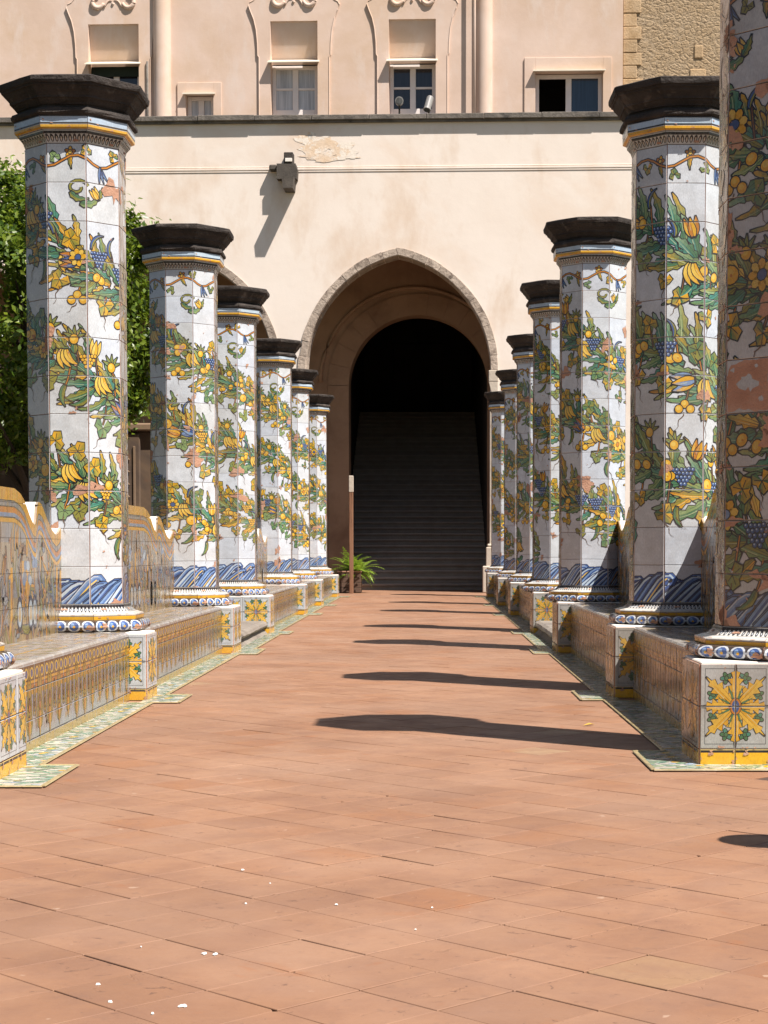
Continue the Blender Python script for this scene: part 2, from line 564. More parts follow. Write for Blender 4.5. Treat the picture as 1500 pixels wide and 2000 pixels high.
def garland(seed, big=1.0, greener=0.0, chips=26, off=.0, pitch=.57):
    c = Canvas(seed, .0044 * (1 + (big - 1) * .3))
    r = c.r
    def lc():
        if r.random() < greener:
            return r.choice([(GRE, GRE2, (.42, .52, .30)), (TEA, GRE, (.40, .52, .34)), (GRE, TEA, GRE2), (GRE2, OLI, (.45, .48, .2))])
        return r.choice([(GRE, GRE2, YEL), (GRE, OLI, YEL), (TEA, GRE, YEL2), (OLI, GRE, YEL), (GRE, TEA, GRE2), (GRE, OLI, GRE2), (YEL, OLI, ORA), (YEL, YEL2, GRE), (GRE2, OLI, GRE), (OLI, TEA, YEL)])
    for nturn in range(-2, 6):
        v0 = .573 + off + pitch * nturn
        u = -.86
        cnt = 0
        while u < .84:
            vc = v0 - .56 * (u - .098)
            vc += .022 * math.sin(u * 9 + nturn * 2)
            if .25 < vc < 2.03:
                bunch = .75 + .25 * math.sin(u * 13 + nturn)      # the bundle swells and thins
                for q in range(4):
                    fl = (q - 1.5) * .9 + r.uniform(-.45, .45)
                    a = PI - .45 + fl * .78
                    col = lc()
                    c.leaf(u + r.uniform(-.015, .015) + .06, vc - fl * .044 * bunch - .012, a, r.uniform(.11, .19) * big ** .75 * (.8 + .3 * bunch), r.uniform(.032, .046) * big ** .7,
                           *col, curve=-fl * .45 + r.uniform(-.25, .25), serr=.6, n=8, hatch=3)
                c.front = True
                if cnt % 2 == 0 or r.random() < .15:
                    w = r.random()
                    fu, fv = u + r.uniform(-.03, .03), vc + r.uniform(-.05, .06)
                    if w < .17:
                        c.grapes(fu, fv + .09, .0100 * big ** .5, n=5)
                    elif w < .24:
                        c.grapes(fu, fv + .06, .0105 * big ** .5, YEL, YEL2, n=4)
                    elif w < .5:
                        for q in range(r.choice((2, 3, 3))):
                            c.fruit(fu + r.uniform(-.045, .05), fv + r.uniform(-.035, .035), .023 * big ** .4, .019 * big ** .4, r.uniform(0, 3), dot=r.random() < .4)
                    elif w < (.62 if big < 1.2 else .70):
                        c.flower(fu, fv, .044 * big, 8, YEL, YEL2, r.choice((BLU2, ORA, BLU)), r.random())
                    elif w < .78:
                        for q in range(3):
                            c.banana(fu + .010 * q, fv + .04, -PI / 2 - .5 + .3 * q, .10 * big ** .5, .034 * big ** .5)
                    elif w < .9:
                        c.tulip(fu + .03, fv - .02, PI - .3 + r.uniform(-.6, .6), .10 * big ** .6, r.choice((BLU, BLU, YEL)), r.choice((BLU2, YEL, ORA)))
                    else:
                        c.fruit(fu, fv, .036, .034, 0)
                if cnt % 2 == 1:          # sprigs that stand up from the garland
                    w = r.random()
                    pu, pv = u + r.uniform(-.02, .02), vc + r.uniform(.10, .18) * big ** .3
                    c.front = False
                    c.stem([(pu + .025, vc + .02), (pu + .01, pv - .03), (pu, pv)], .005, r.choice((BRO, ORA)))
                    c.front = True
                    if w < .3:
                        for q in range(5):
                            c.leaf(pu, pv, .3 + q * .6, .058, .019, GRE2, OLI, None, 0, 0, n=4, hatch=1)
                        c.fruit(pu, pv - .008, .022, .024, 0, dot=False)
                    elif w < .6:
                        c.vine(pu, pv + .015, r.uniform(.8, 2.4), .054, OLI, YEL if r.random() < .7 else GRE)
                    elif w < .8:
                        c.tulip(pu, pv - .02, PI / 2 + r.uniform(-.5, .6), .085 * big ** .5, YEL, ORA if r.random() < .4 else YEL2)
                    else:
                        c.banana(pu, pv - .03, r.uniform(1.2, 2.2), .11, .019, BLU, OLI, r.choice((-1.5, 1.5)))
                if cnt % 2 == 0:          # hanging leaves and tendrils
                    pu, pv = u + r.uniform(-.03, .03), vc - r.uniform(.11, .185) * big ** .3
                    c.front = False
                    c.stem([(pu + .03, vc - .02), (pu + .014, pv + .05), (pu, pv + .015)], .005, r.choice((ORA, BRO)))
                    c.front = True
                    w = r.random()
                    if w < .62:
                        c.vine(pu, pv, -PI / 2 + r.uniform(-.8, .8), r.uniform(.044, .06), r.choice((OLI, GRE, GRE2)), r.choice((YEL, YEL, OLI, GRE2)))
                    elif w < .8:
                        for q in range(3):
                            c.fruit(pu + (q - 1) * .03, pv + (.012 if q == 1 else -.014), .02, .02, 0, dot=False)
                    else:
                        c.leaf(pu, pv + .02, -PI / 2 + r.uniform(-.7, .3), .11, .028, OLI, GRE, None, r.choice((-1.2, 1.2)), .2)
                    c.tendril(pu - .004, pv - .03, -PI / 2 + r.uniform(-.4, .4), r.uniform(.07, .13))
            c.front = False
            u += .052 * big ** .45
            cnt += 1
    top = ROWS * RH
    # vine below the capital
    pts = [(-.86 + .04 * k, top - .085 + .028 * math.sin(k * .9)) for k in range(44)]
    c.stem(pts, .008, ORA)
    for k in range(0, 43, 2):
        x, y = pts[k]
        if k % 4 == 0:
            c.vine(x, y + r.choice((-.045, .04)), r.uniform(0, 6), .031, r.choice((GRE, GRE2, OLI)), r.choice((GRE2, YEL, OLI)))
        elif k % 6 == 2:
            for q in range(3):
                c.leaf(x, y, -1.0 - .35 * q, .075, .014, BLU, BLU2, None, .2, 0, n=4, hatch=1)
        else:
            c.flower(x, y + .02, .026, 5, YEL, ORA, YEL2, r.random())
            c.leaf(x, y, r.uniform(-2, -1), .06, .02, YEL, OLI, GRE, .3, .4, n=5)
    # curls with a flower
    for kf in range(-4, 5):
        u0 = kf * S_ * 2 + .12
        v0 = top - .255
        if greener < .5:
            pts = [(u0 - .065 + .055 * (1 - t / 12 * .65) * math.cos(.2 + t * .52), v0 + .035 + .042 * (1 - t / 12 * .65) * math.sin(.2 + t * .52)) for t in range(13)]
            c.stem(pts, .010, OLI)
            c.leaf(u0 - .10, v0 + .012, -.95, .10, .03, GRE, OLI, GRE2, 1.4, .5)
            c.leaf(u0 - .05, v0 - .045, -.2, .11, .035, GRE, GRE2, OLI, 1.2, .5)
            c.tulip(u0 + .045, v0 - .015, 2.2, .06, YEL, YEL2)
            c.leaf(u0 + .04, v0 - .02, .9, .07, .03, GRE, OLI, None, .4, .5)
    # waves at the foot
    x = -.95
    c.rect(-.95, -.01, .95, .05, BLU, 1)
    while x < .9:
        lev = c.next()
        h = r.uniform(.09, .15)
        k0 = [(x, -.005), (x + .055, h * .42), (x + .10, h * .78), (x + .135, h * .94), (x + .165, h * .95), (x + .18, h * .84), (x + .172, h * .74), (x + .158, h * .76)]
        c.stroke(k0, .046, INK, lev)
        c.stroke(k0, .038, r.choice((BLU, BLU, (.10, .19, .42))), lev + 1)
        c.stroke([(a - .005, b + .006) for a, b in k0[:6]], .011, r.choice((BLU2, LBL, BLU2)), lev + 2)
        if r.random() < .8:
            c.stroke([(a + .009, b - .008) for a, b in k0[:4]], .007, r.choice((YEL, YEL2, LBL)), lev + 3)
        c.stroke([(a - .012, b + .009) for a, b in k0[:5]], .004, r.choice((INK, INK, WHITE)), lev + 3)
        c.ell(x + .160, h * .80, .013, .011, INK, lev + 3, 0, 7)
        c.ell(x + .152, h * .84, .005, .005, LBL, lev + 3, 0, 6)
        x += r.uniform(.022, .058)
    for _ in range(chips):
        k = r.randint(-3, 3)
        j = r.randint(0, ROWS)
        if r.random() < .6:
            c.chip((k + r.uniform(0, 1)) * S_, j * RH + r.uniform(-.012, .012), r.uniform(.010, .042), r.uniform(1.0, 1.45))
        else:
            c.chip((k + .5) * S_ + r.uniform(-.015, .015), (j + r.random()) * RH, r.uniform(.012, .06), r.uniform(.5, 1.0))
    for _ in range(max(3, chips // 8)):
        c.chip((r.randint(-2, 2) + .5) * S_ + r.uniform(-.03, .03), r.randint(0, ROWS - 1) * RH + r.uniform(-.03, .03), r.uniform(.055, .095), r.uniform(.7, 1.4))
    for _ in range(chips):
        c.chip(r.uniform(-.5, .5), r.uniform(0, top), r.uniform(.003, .010), 1)
    return c.done()

def shaft_set(seed, big, greener, chips, off=0.0, pitch=.57):
    cv = garland(seed, big, greener, chips, off, pitch)
    rng = random.Random(seed)
    S = {}
    for k in range(-3, 5):
        for j in range(ROWS):
            S[k, j] = tile_mesh('tile', cv, (k - .5) * S_, (k + .5) * S_, j * RH, (j + 1) * RH, rng=rng)
    return S

SETS = {'a': shaft_set(11, 1.0, .1, 34), 'b': shaft_set(23, 1.0, .15, 40, .03), 'c': shaft_set(37, 1.42, .72, 22, -.02), 'd': shaft_set(52, 1.25, .3, 60, .02), 'e': shaft_set(71, 1.3, .45, 95, .02, .47), 'f': shaft_set(83, 1.05, .05, 55, -.05), 'g': shaft_set(97, .95, .2, 45, .10), 'h': shaft_set(109, 1.1, .15, 30, -.08)}
# a tile that lost nearly all its glaze, on the nearest shaded pillar
bare = Canvas(5)
P_ = []
for k in range(40):
    t = 2 * PI * k / 40
    q = .100 / max(abs(math.cos(t)), abs(math.sin(t))) ** .9 * (1 - .13 * max(0, math.sin(3 * t + 1)) - bare.r.uniform(0, .10))
    P_.append((q * math.cos(t), q * math.sin(t)))
for k in range(40):
    bare.add([(0, 0), P_[k], P_[(k + 1) % 40]], (.4, .2, .1), 2, 1)
for cx_, cy_, S__ in ((-.005, .012, .050), (.052, -.05, .016), (-.07, .06, .012), (.03, .07, .010)):
    P_ = [((.75 + bare.r.uniform(-.3, .3)) * S__ * math.cos(2 * PI * k / 17) + cx_, (.55 + bare.r.uniform(-.25, .25)) * S__ * math.sin(2 * PI * k / 17) + cy_) for k in range(17)]
    for k in range(17):
        bare.add([(cx_, cy_), P_[k], P_[(k + 1) % 17]], WHITE, 8)
bare.done()
BARE = tile_mesh('tile', bare, -S_ / 2, S_ / 2, -RH / 2, RH / 2, mat=GLAZEW)

def facet_mesh(name, prof, cv, base, mat=None):
    """one of the eight faces of a moulding: profile of (apothem, z); canvas in x -1..1, t 0..1 along the profile"""
    mat = mat or GLAZE
    d = [0]
    for i in range(len(prof) - 1):
        d.append(d[-1] + math.hypot(prof[i + 1][0] - prof[i][0], prof[i + 1][1] - prof[i][1]))
    T = [x / d[-1] for x in d]
    V, F, C, MI = [], [], [], []
    g = .0012
    for i in range(len(prof) - 1):
        (r0, z0), (r1, z1) = prof[i], prof[i + 1]
        ny, nz = -(z1 - z0), (r0 - r1) * -1
        l = math.hypot(ny, nz) or 1
        ny, nz = ny / l, -nz / l if False else (r0 - r1) / l
        def mp(u, v, lift, r0=r0, r1=r1, z0=z0, z1=z1, t0=T[i], t1=T[i + 1], ny=ny, nz=nz):
            k = (v - t0) / (t1 - t0)
            rr = r0 + (r1 - r0) * k
            return (u * (rr * TW - g), -rr + ny * lift, z0 + (z1 - z0) * k + nz * lift)
        b = len(V)
        V += [mp(-1, T[i], 0), mp(1, T[i], 0), mp(1, T[i + 1], 0), mp(-1, T[i + 1], 0)]
        F.append((b, b + 1, b + 2, b + 3)); C.append(base); MI.append(0)
        paint_on(cv, [(-1, T[i]), (1, T[i]), (1, T[i + 1]), (-1, T[i + 1])], mp, V, F, C, MI)
    # ends, so that the piece has thickness
    for s_ in (-1, 1):
        b = len(V)
        P = [(s_ * (r_ * TW - g), -r_, z) for r_, z in prof] + [(s_ * (.2 * TW), -.2, prof[-1][1]), (s_ * (.2 * TW), -.2, prof[0][1])]
        V += P
        F.append(tuple(range(b, b + len(P))) if s_ < 0 else tuple(range(b + len(P) - 1, b - 1, -1)))
        C.append((.45, .26, .17)); MI.append(1)
    return mesh(name, V, F, [mat, CHIP], MI, C)

def octa(name, prof, mat, cap_top=False, cap_bot=False, jit=0, seed=0):
    r_ = random.Random(seed)
    V, F = [], []
    sub = 3
    n = 8 * sub
    for (a, z) in prof:
        for k in range(8):
            t0 = PI / 8 + k * PI / 4
            p0 = Vector((a / math.cos(PI / 8) * math.cos(t0), a / math.cos(PI / 8) * math.sin(t0)))
            p1 = Vector((a / math.cos(PI / 8) * math.cos(t0 + PI / 4), a / math.cos(PI / 8) * math.sin(t0 + PI / 4)))
            for q in range(sub):
                p = p0.lerp(p1, q / sub)
                V.append((p.x + r_.uniform(-jit, jit), p.y + r_.uniform(-jit, jit), z + r_.uniform(-jit, jit)))
    for i in range(len(prof) - 1):
        for k in range(n):
            F.append((i * n + k, i * n + (k + 1) % n, (i + 1) * n + (k + 1) % n, (i + 1) * n + k))
    if cap_top:
        F.append(tuple((len(prof) - 1) * n + k for k in range(n)))
    if cap_bot:
        F.append(tuple(range(n - 1, -1, -1)))
    return mesh(name, V, F, mat)

# capital pieces (z measured from the top of the shaft)
cb = Canvas(3, .01)
cb.rect(-1, .02, 1, .06, INK, 1)
cb.rect(-1, .10, 1, .44, YEL, 1)
cb.rect(-1, .47, 1, .58, INK, 2)
cb.rect(-1, .58, 1, .92, LBL, 1)
cb.rect(-1, .94, 1, 1, INK, 1)
for q in range(4):
    cb.chip(cb.r.uniform(-1, 1), cb.r.uniform(0, 1), .07, 1)
cb.done()
M_BAND = facet_mesh('band_tile', [(.268, .062), (.288, .072), (.290, .128)], cb, (.6, .62, .62))
cd = Canvas(4, .01)
for k in range(9):
    x = -1 + (k + .5) * 2 / 9
    cd.ell(x, .40, .095, .32, INK, 1, 0, 8)
    cd.ell(x, .34, .040, .20, lerp(WHITE, YEL, .35), 2, 0, 6)
    cd.rect(x - .11, .72, x + .11, .92, INK, 1)
cd.chip(.5, .2, .18, 1)
cd.done()
M_DENT = facet_mesh('dentil_tile', [(.240, .002), (.248, .026), (.266, .048), (.268, .062)], cd, (.58, .58, .56))
M_NECK = octa('necking', [(.27, .128), (.292, .130), (.303, .139), (.305, .152), (.298, .166), (.282, .172)], PIPERNO, jit=.003, seed=3)
M_CAP = octa('cap_stone', [(.25, .170), (.270, .170), (.273, .184), (.280, .186), (.283, .192), (.296, .206), (.300, .214), (.308, .215), (.309, .224), (.318, .236),
                           (.333, .252), (.340, .266), (.348, .267), (.349, .277), (.357, .279), (.361, .290), (.363, .309), (.350, .315), (.2, .322)], PIPERNO, cap_top=True, cap_bot=True, jit=.0016, seed=5)
# base pieces (z measured from the top of the plinth)
ct_ = Canvas(6, .01)
for k in range(4):
    x = -1 + (k + .5) * .5
    ct_.ell(x, .5, .235, .40, WHITE, 1, 0, 12)
    ct_.ell(x, .5, .17, .30, BLU, 2, 0, 10)
    ct_.ell(x - .05, .55, .07, .16, BLU2, 3, 0, 8)
    ct_.ell(x, .46, .05, .08, YEL, 4, 0, 6)
    ct_.ell(x + .25, .5, .03, .06, WHITE, 3, 0, 5)
ct_.chip(-.6, .5, .22, 1)
ct_.chip(.9, .4, .3, 1)
ct_.done()
M_TOR = facet_mesh('torus_tile', [(.322, 0), (.338, .010), (.346, .026), (.345, .040), (.336, .054), (.320, .060)], ct_, (.05, .04, .04))
cf = Canvas(7, .01)
cf.rect(-1, .02, 1, .40, YEL, 1)
cf.rect(-1, .42, 1, .46, INK, 1)
for k in range(5):
    cf.chip(cf.r.uniform(-1, 1), cf.r.uniform(.1, .9), .10, 1)
cf.done()
M_FIL = facet_mesh('fillet_tile', [(.312, .060), (.314, .086), (.296, .092)], cf, (.62, .60, .55))
cg = Canvas(8, .01)
for k in range(11):
    x = -1 + (k + .5) * 2 / 11
    cg.ell(x, .62, .062, .28, INK, 1, 0, 8)
    cg.rect(x - .09, .78, x + .09, .98, INK, 1)
    cg.ell(x, .58, .025, .12, WHITE, 2, 0, 6)
cg.rect(-1, .26, 1, .31, INK, 1)
cg.chip(-.3, .6, .2, 1)
cg.done()
M_CAV = facet_mesh('cavetto_tile', [(.296, .092), (.270, .100), (.254, .115), (.246, .136)], cg, (.70, .69, .66))
M_CORE = octa('shaft_core', [(A_ - .0035, .40), (A_ - .0035, ZT + .02)], MORTAR)
M_COREB = octa('base_core', [(.30, 0), (.30, .06), (.24, .11), (.235, .136)], MORTAR)

# plinth panels: two by two tiles with a leafy flower
def flower_panel(seed, w, h, frame=True):
    c = Canvas(seed, .0026)
    if frame:
        g = .016
        for a in ((g, g, w - g, g + .002), (g, h - g - .002, w - g, h - g), (g, g, g + .002, h - g), (w - g - .002, g, w - g, h - g)):
            c.rect(*a, (.10, .12, .14), 1)
    x, y = w / 2, h / 2
    for k in range(8):
        t = PI / 8 + k * PI / 4
        rx, ry = w * .36, h * .40
        c.flower(x + rx * .95 * math.cos(t), y + ry * .9 * math.sin(t), .021, 5, TEA, GRE, GRE, t)
    for k in range(8):
        t = k * PI / 4
        rad = 1 / math.hypot(math.cos(t) / (w * .43), math.sin(t) / (h * .43))
        c.leaf(x + .2 * rad * math.cos(t), y + .2 * rad * math.sin(t), t, rad * (.86 if k % 2 == 0 else .98), w * .20, YEL, lerp(YEL, YEL2, .5), YEL2 if k % 2 else YEL, 0, .9, n=9, hatch=3)
    for k in range(8):
        t = PI / 8 + k * PI / 4
        c.stroke([(x + .1 * w * math.cos(t), y + .1 * h * math.sin(t)), (x + .26 * w * math.cos(t), y + .26 * h * math.sin(t))], .008, GRE, 95, True)
    c.ell(x, y, w * .085, h * .105, INK, 96, 0, 14)
    c.ell(x, y, w * .078, h * .098, ORA, 97, 0, 14)
    c.ell(x, y, w * .055, h * .075, BLU, 98, 0, 12)
    c.ell(x, y, w * .02, h * .05, BLU2, 99, 0, 8)
    return c

PANEL_W = .25
_panel_cache = {}
def panel_tiles(seed, H):
    """meshes for the 2x2 flower panel of plinth height H"""
    key = (seed, H)
    shade = H > .36  # shaded row: shade painted into the panels, greyer base and duller glaze
    if key not in _panel_cache:
        h = H - .062 - .006
        c = flower_panel(seed, PANEL_W, h)
        for _ in range(5):
            c.chip(c.r.uniform(0, PANEL_W), c.r.choice((0, h / 2, h)), c.r.uniform(.008, .02), 1.3)
        c.done()
        out = {}
        for i in (0, 1):
            for j in (0, 1):
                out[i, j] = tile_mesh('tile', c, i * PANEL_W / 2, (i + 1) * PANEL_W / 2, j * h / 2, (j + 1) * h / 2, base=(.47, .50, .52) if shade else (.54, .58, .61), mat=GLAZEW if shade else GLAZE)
        _panel_cache[key] = (out, h)
    return _panel_cache[key]

sk = Canvas(2)
sk.rect(-.2, .001, .2, .05, YEL, 1)
sk.rect(-.2, .046, .2, .058, INK, 2)
for _ in range(6):
    sk.chip(sk.r.uniform(-.07, .07), sk.r.uniform(0, .06), .012, 1)
sk.done()
M_SKIRT = tile_mesh('skirting_tile', sk, -PANEL_W / 4, PANEL_W / 4, 0, .058, base=(.55, .42, .12))

# ------------------------------------------------------------------ ground, pavement
def plane_mesh(name, x0, x1, y0, y1, z, m):
    return mesh(name, [(x0, y0, z), (x1, y0, z), (x1, y1, z), (x0, y1, z)], [(0, 1, 2, 3)], m)

EARTH = mottled('garden_earth', (.13, .10, .06), (.09, .085, .04), 1.5, .95, .6, .03, c3=(.05, .08, .02), s3=3, w3=(.45, .6))
g = obj('ground', plane_mesh('ground', -150, 150, -120, 220, -.03, EARTH))
g['kind'] = 'structure'

def cotto():
    m, nt, bs = nodes('worn_terracotta_floor')
    v = wcoords(nt)
    k = rnd(nt)
    base = ramp(nt, k, [(0, (.228, .115, .064)), (.25, (.262, .135, .076)), (.75, (.285, .152, .089)), (.990, (.26, .118, .056)), (1.0, (.30, .195, .11))])
    n1 = noise(nt, v, 7, 8, .62, .3)
    n2 = noise(nt, v, 1.1, 6, .6)
    n3 = noise(nt, wcoords(nt, (1, 1, 1)), 24, 6, .6)
    c = mixc(nt, ramp(nt, n1, [(.42, 0.0), (.70, .7)]), base, (.19, .098, .062))
    c = mixc(nt, ramp(nt, n2, [(.42, 0.0), (.68, .45)]), c, (.37, .232, .158))
    c = mixc(nt, ramp(nt, n3, [(.60, 0.0), (.72, .45)]), c, (.16, .095, .068))
    n6 = noise(nt, v, .55, 8, .65, .5)
    c = mixc(nt, ramp(nt, n6, [(.46, 0.0), (.66, .45)]), c, (.15, .085, .058))
    n5 = noise(nt, v, 4.2, 7, .6, .8)
    c = mixc(nt, ramp(nt, n5, [(.63, 0.0), (.72, .55)]), c, (.27, .105, .042))
    n7 = noise(nt, wcoords(nt, (1, 1.6, 1)), 9, 6, .6, 2.2)     # scuffs and flaked spots
    c = mixc(nt, ramp(nt, n7, [(.655, 0.0), (.675, .7), (.69, .7), (.71, .15)]), c, (.10, .055, .038))
    n8 = noise(nt, v, 17, 3, .5)
    c = mixc(nt, ramp(nt, n8, [(.72, 0.0), (.75, .8)]), c, (.36, .24, .17))
    nt.links.new(c, bs.inputs['Base Color'])
    nt.links.new(ramp(nt, n1, [(.3, .50), (.7, .72)]), bs.inputs['Roughness'])
    bs.inputs['Specular IOR Level'].default_value = .35
    hb = math2(nt, 'ADD', math2(nt, 'MULTIPLY', n1, .7), math2(nt, 'MULTIPLY', n3, .3))
    # shallow pits
    n4 = noise(nt, v, 13, 4, .5, 1.2)
    pit = ramp(nt, n4, [(.66, 1.0), (.70, 0.0)])
    hb = math2(nt, 'ADD', hb, math2(nt, 'MULTIPLY', pit, .5))
    bump(nt, bs, hb, .38, .009)
    return m
COTTO = cotto()
JOINT = mottled('dusty_joint', (.105, .062, .045), (.05, .033, .026), 2.5, .95, .4, .004)
pav = obj('pavement', plane_mesh('pavement', -6, 5, -3, 33.2, -.0040, JOINT))
pav['kind'] = 'structure'

TS = .19
E1, E2 = Vector((.7071, .7071)), Vector((-.7071, .7071))
T0 = Vector((-.519, 3.43))
frng = random.Random(8)
def floor_tile_pts(rng, hx=TS / 2):
    g_ = rng.uniform(.0010, .0018)
    h = hx - g_
    P = []
    for k in range(4):
        a = PI / 4 * (2 * k + 1)
        sx, sy = (1 if math.cos(a) > 0 else -1), (1 if math.sin(a) > 0 else -1)
        if rng.random() < .06:      # broken corner
            q = rng.uniform(.004, .012)
            q2 = rng.uniform(.004, .012)
            c1_, c2_ = (sx * (h - q), sy * h), (sx * h, sy * (h - q2))
            P += [c2_, c1_] if sx * sy > 0 else [c1_, c2_]
        else:
            P.append((sx * h + rng.uniform(-.001, .001), sy * h + rng.uniform(-.001, .001)))
    return P
def floor_tile_geo(rng):
    P = floor_tile_pts(rng)
    n = len(P)
    b = .0009
    cx = [(x * (1 - b / .095), y * (1 - b / .095)) for x, y in P]
    V = [(x, y, 0) for x, y in cx] + [(x, y, -.0012) for x, y in P] + [(x, y, -.012) for x, y in P]
    F = [tuple(range(n))]
    for r_ in (0, n):
        for i in range(n):
            i2 = (i + 1) % n
            F.append((r_ + i2, r_ + i, r_ + n + i, r_ + n + i2))
    return V, F
FT = [floor_tile_geo(frng) for _ in range(14)]
FTM = [mesh('tile', v, f, COTTO) for v, f in FT]

def blocked(x, y):
    return (x < -1.75 and y > 5.2) or (x > 1.2 and y > 5.6) or x < -4.6 or x > 4.2
cells = []
for i in range(-60, 200):
    for j in range(-60, 200):
        c = T0 + E1 * (TS * (i + .5)) + E2 * (TS * (j + .5))
        if 1.5 < c.y < 32.85 and not blocked(c.x, c.y):
            cells.append((c.x, c.y))
def in_view(x, y):
    return y > 2.68 and -.275 * y < x + .06 and x - .06 < .222 * y and y < 30
vis = sorted([c for c in cells if in_view(*c)], key=lambda c: c[1])
near = set(vis[:296])
V, F = [], []
for c in cells:
    tz = frng.uniform(-.0007, .0005)
    ta = frng.gauss(0, .0022), frng.gauss(0, .0022)
    if c in near:
        o = obj('tile', frng.choice(FTM), pav, (c[0], c[1], tz))
        o.rotation_euler = (ta[0], ta[1], PI / 4 + frng.choice((0, 1, 2, 3)) * PI / 2 + frng.uniform(-.004, .004))
    else:
        v, f = frng.choice(FT)
        M = Matrix.Translation((c[0], c[1], tz)) @ Matrix.Rotation(PI / 4, 4, 'Z') @ Matrix.Rotation(ta[0], 4, 'X') @ Matrix.Rotation(ta[1], 4, 'Y')
        b = len(V)
        V += [tuple(M @ Vector(q)) for q in v]
        F += [tuple(b + q for q in ff) for ff in f]
obj('tile_field', mesh('tile_field', V, F, COTTO), pav, kind='stuff')

LIMEDROP = mottled('white_dropping', (.80, .79, .76), (.66, .64, .60), 40, .8, .2, .002)
sp = MB()
for (x, y, a) in [(-.392, 3.77, 5), (-.195, 3.76, 5), (-.422, 3.299, 9), (-.401, 3.295, 8), (-.581, 3.064, 6), (-.538, 2.945, 7), (-.454, 2.869, 5), (-.41, 2.918, 11),
                  (-.552, 3.355, 3), (-.441, 4.171, 6), (.012, 3.727, 4), (-.022, 3.51, 4), (-.36, 4.0, 2.5)]:
    n = 11
    rr = [a * .00072 * frng.uniform(.45, 1.25) for _ in range(n)]
    P = [(x + rr[k] * 1.0 * math.cos(2 * PI * k / n), y + rr[k] * 1.25 * math.sin(2 * PI * k / n)) for k in range(n)]
    sp.add([(px, py, .0012) for px, py in P] + [(x + (px - x) * .7, y + (py - y) * .7, .0032) for px, py in P],
           [(k, (k + 1) % n, n + (k + 1) % n, n + k) for k in range(n)] + [tuple(range(n, 2 * n))])
obj('dropping', sp.mesh('dropping', LIMEDROP), pav, kind='stuff')

# ------------------------------------------------------------------ pillars
XL, XR = -1.82, 1.36
IN_L, IN_R = .405, .395
HL, HR = .345, .37
M_BACKT = {}
def joined_back(setkey):
    """the three faces of the shaft that look away from the path, as one facing"""
    if setkey in M_BACKT:
        return M_BACKT[setkey]
    V, F, C, MI = [], [], [], []
    for k in (-3, 3, 4):
        for j in range(ROWS):
            me = SETS[setkey][k, j]
            M = Matrix.Rotation(k * PI / 4, 4, 'Z') @ Matrix.Translation((0, -A_ + .004, ZB + (j + .5) * RH))
            b = len(V)
            V += [tuple(M @ v.co) for v in me.vertices]
            at = me.color_attributes['paint'].data
            for p in me.polygons:
                F.append(tuple(b + i for i in p.vertices))
                C.append(tuple(at[p.loop_start].color)[:3])
                MI.append(p.material_index)
    M_BACKT[setkey] = mesh('back_facing', V, F, [GLAZE, CHIP], MI, C)
    return M_BACKT[setkey]

_gr = {}
def grimy_or_shaded(setkey, k, j, mat):
    if (setkey, k, j, mat.name) not in _gr:
        me = SETS[setkey][k, j].copy()
        me.materials[0] = mat
        _gr[setkey, k, j, mat.name] = me
    return _gr[setkey, k, j, mat.name]

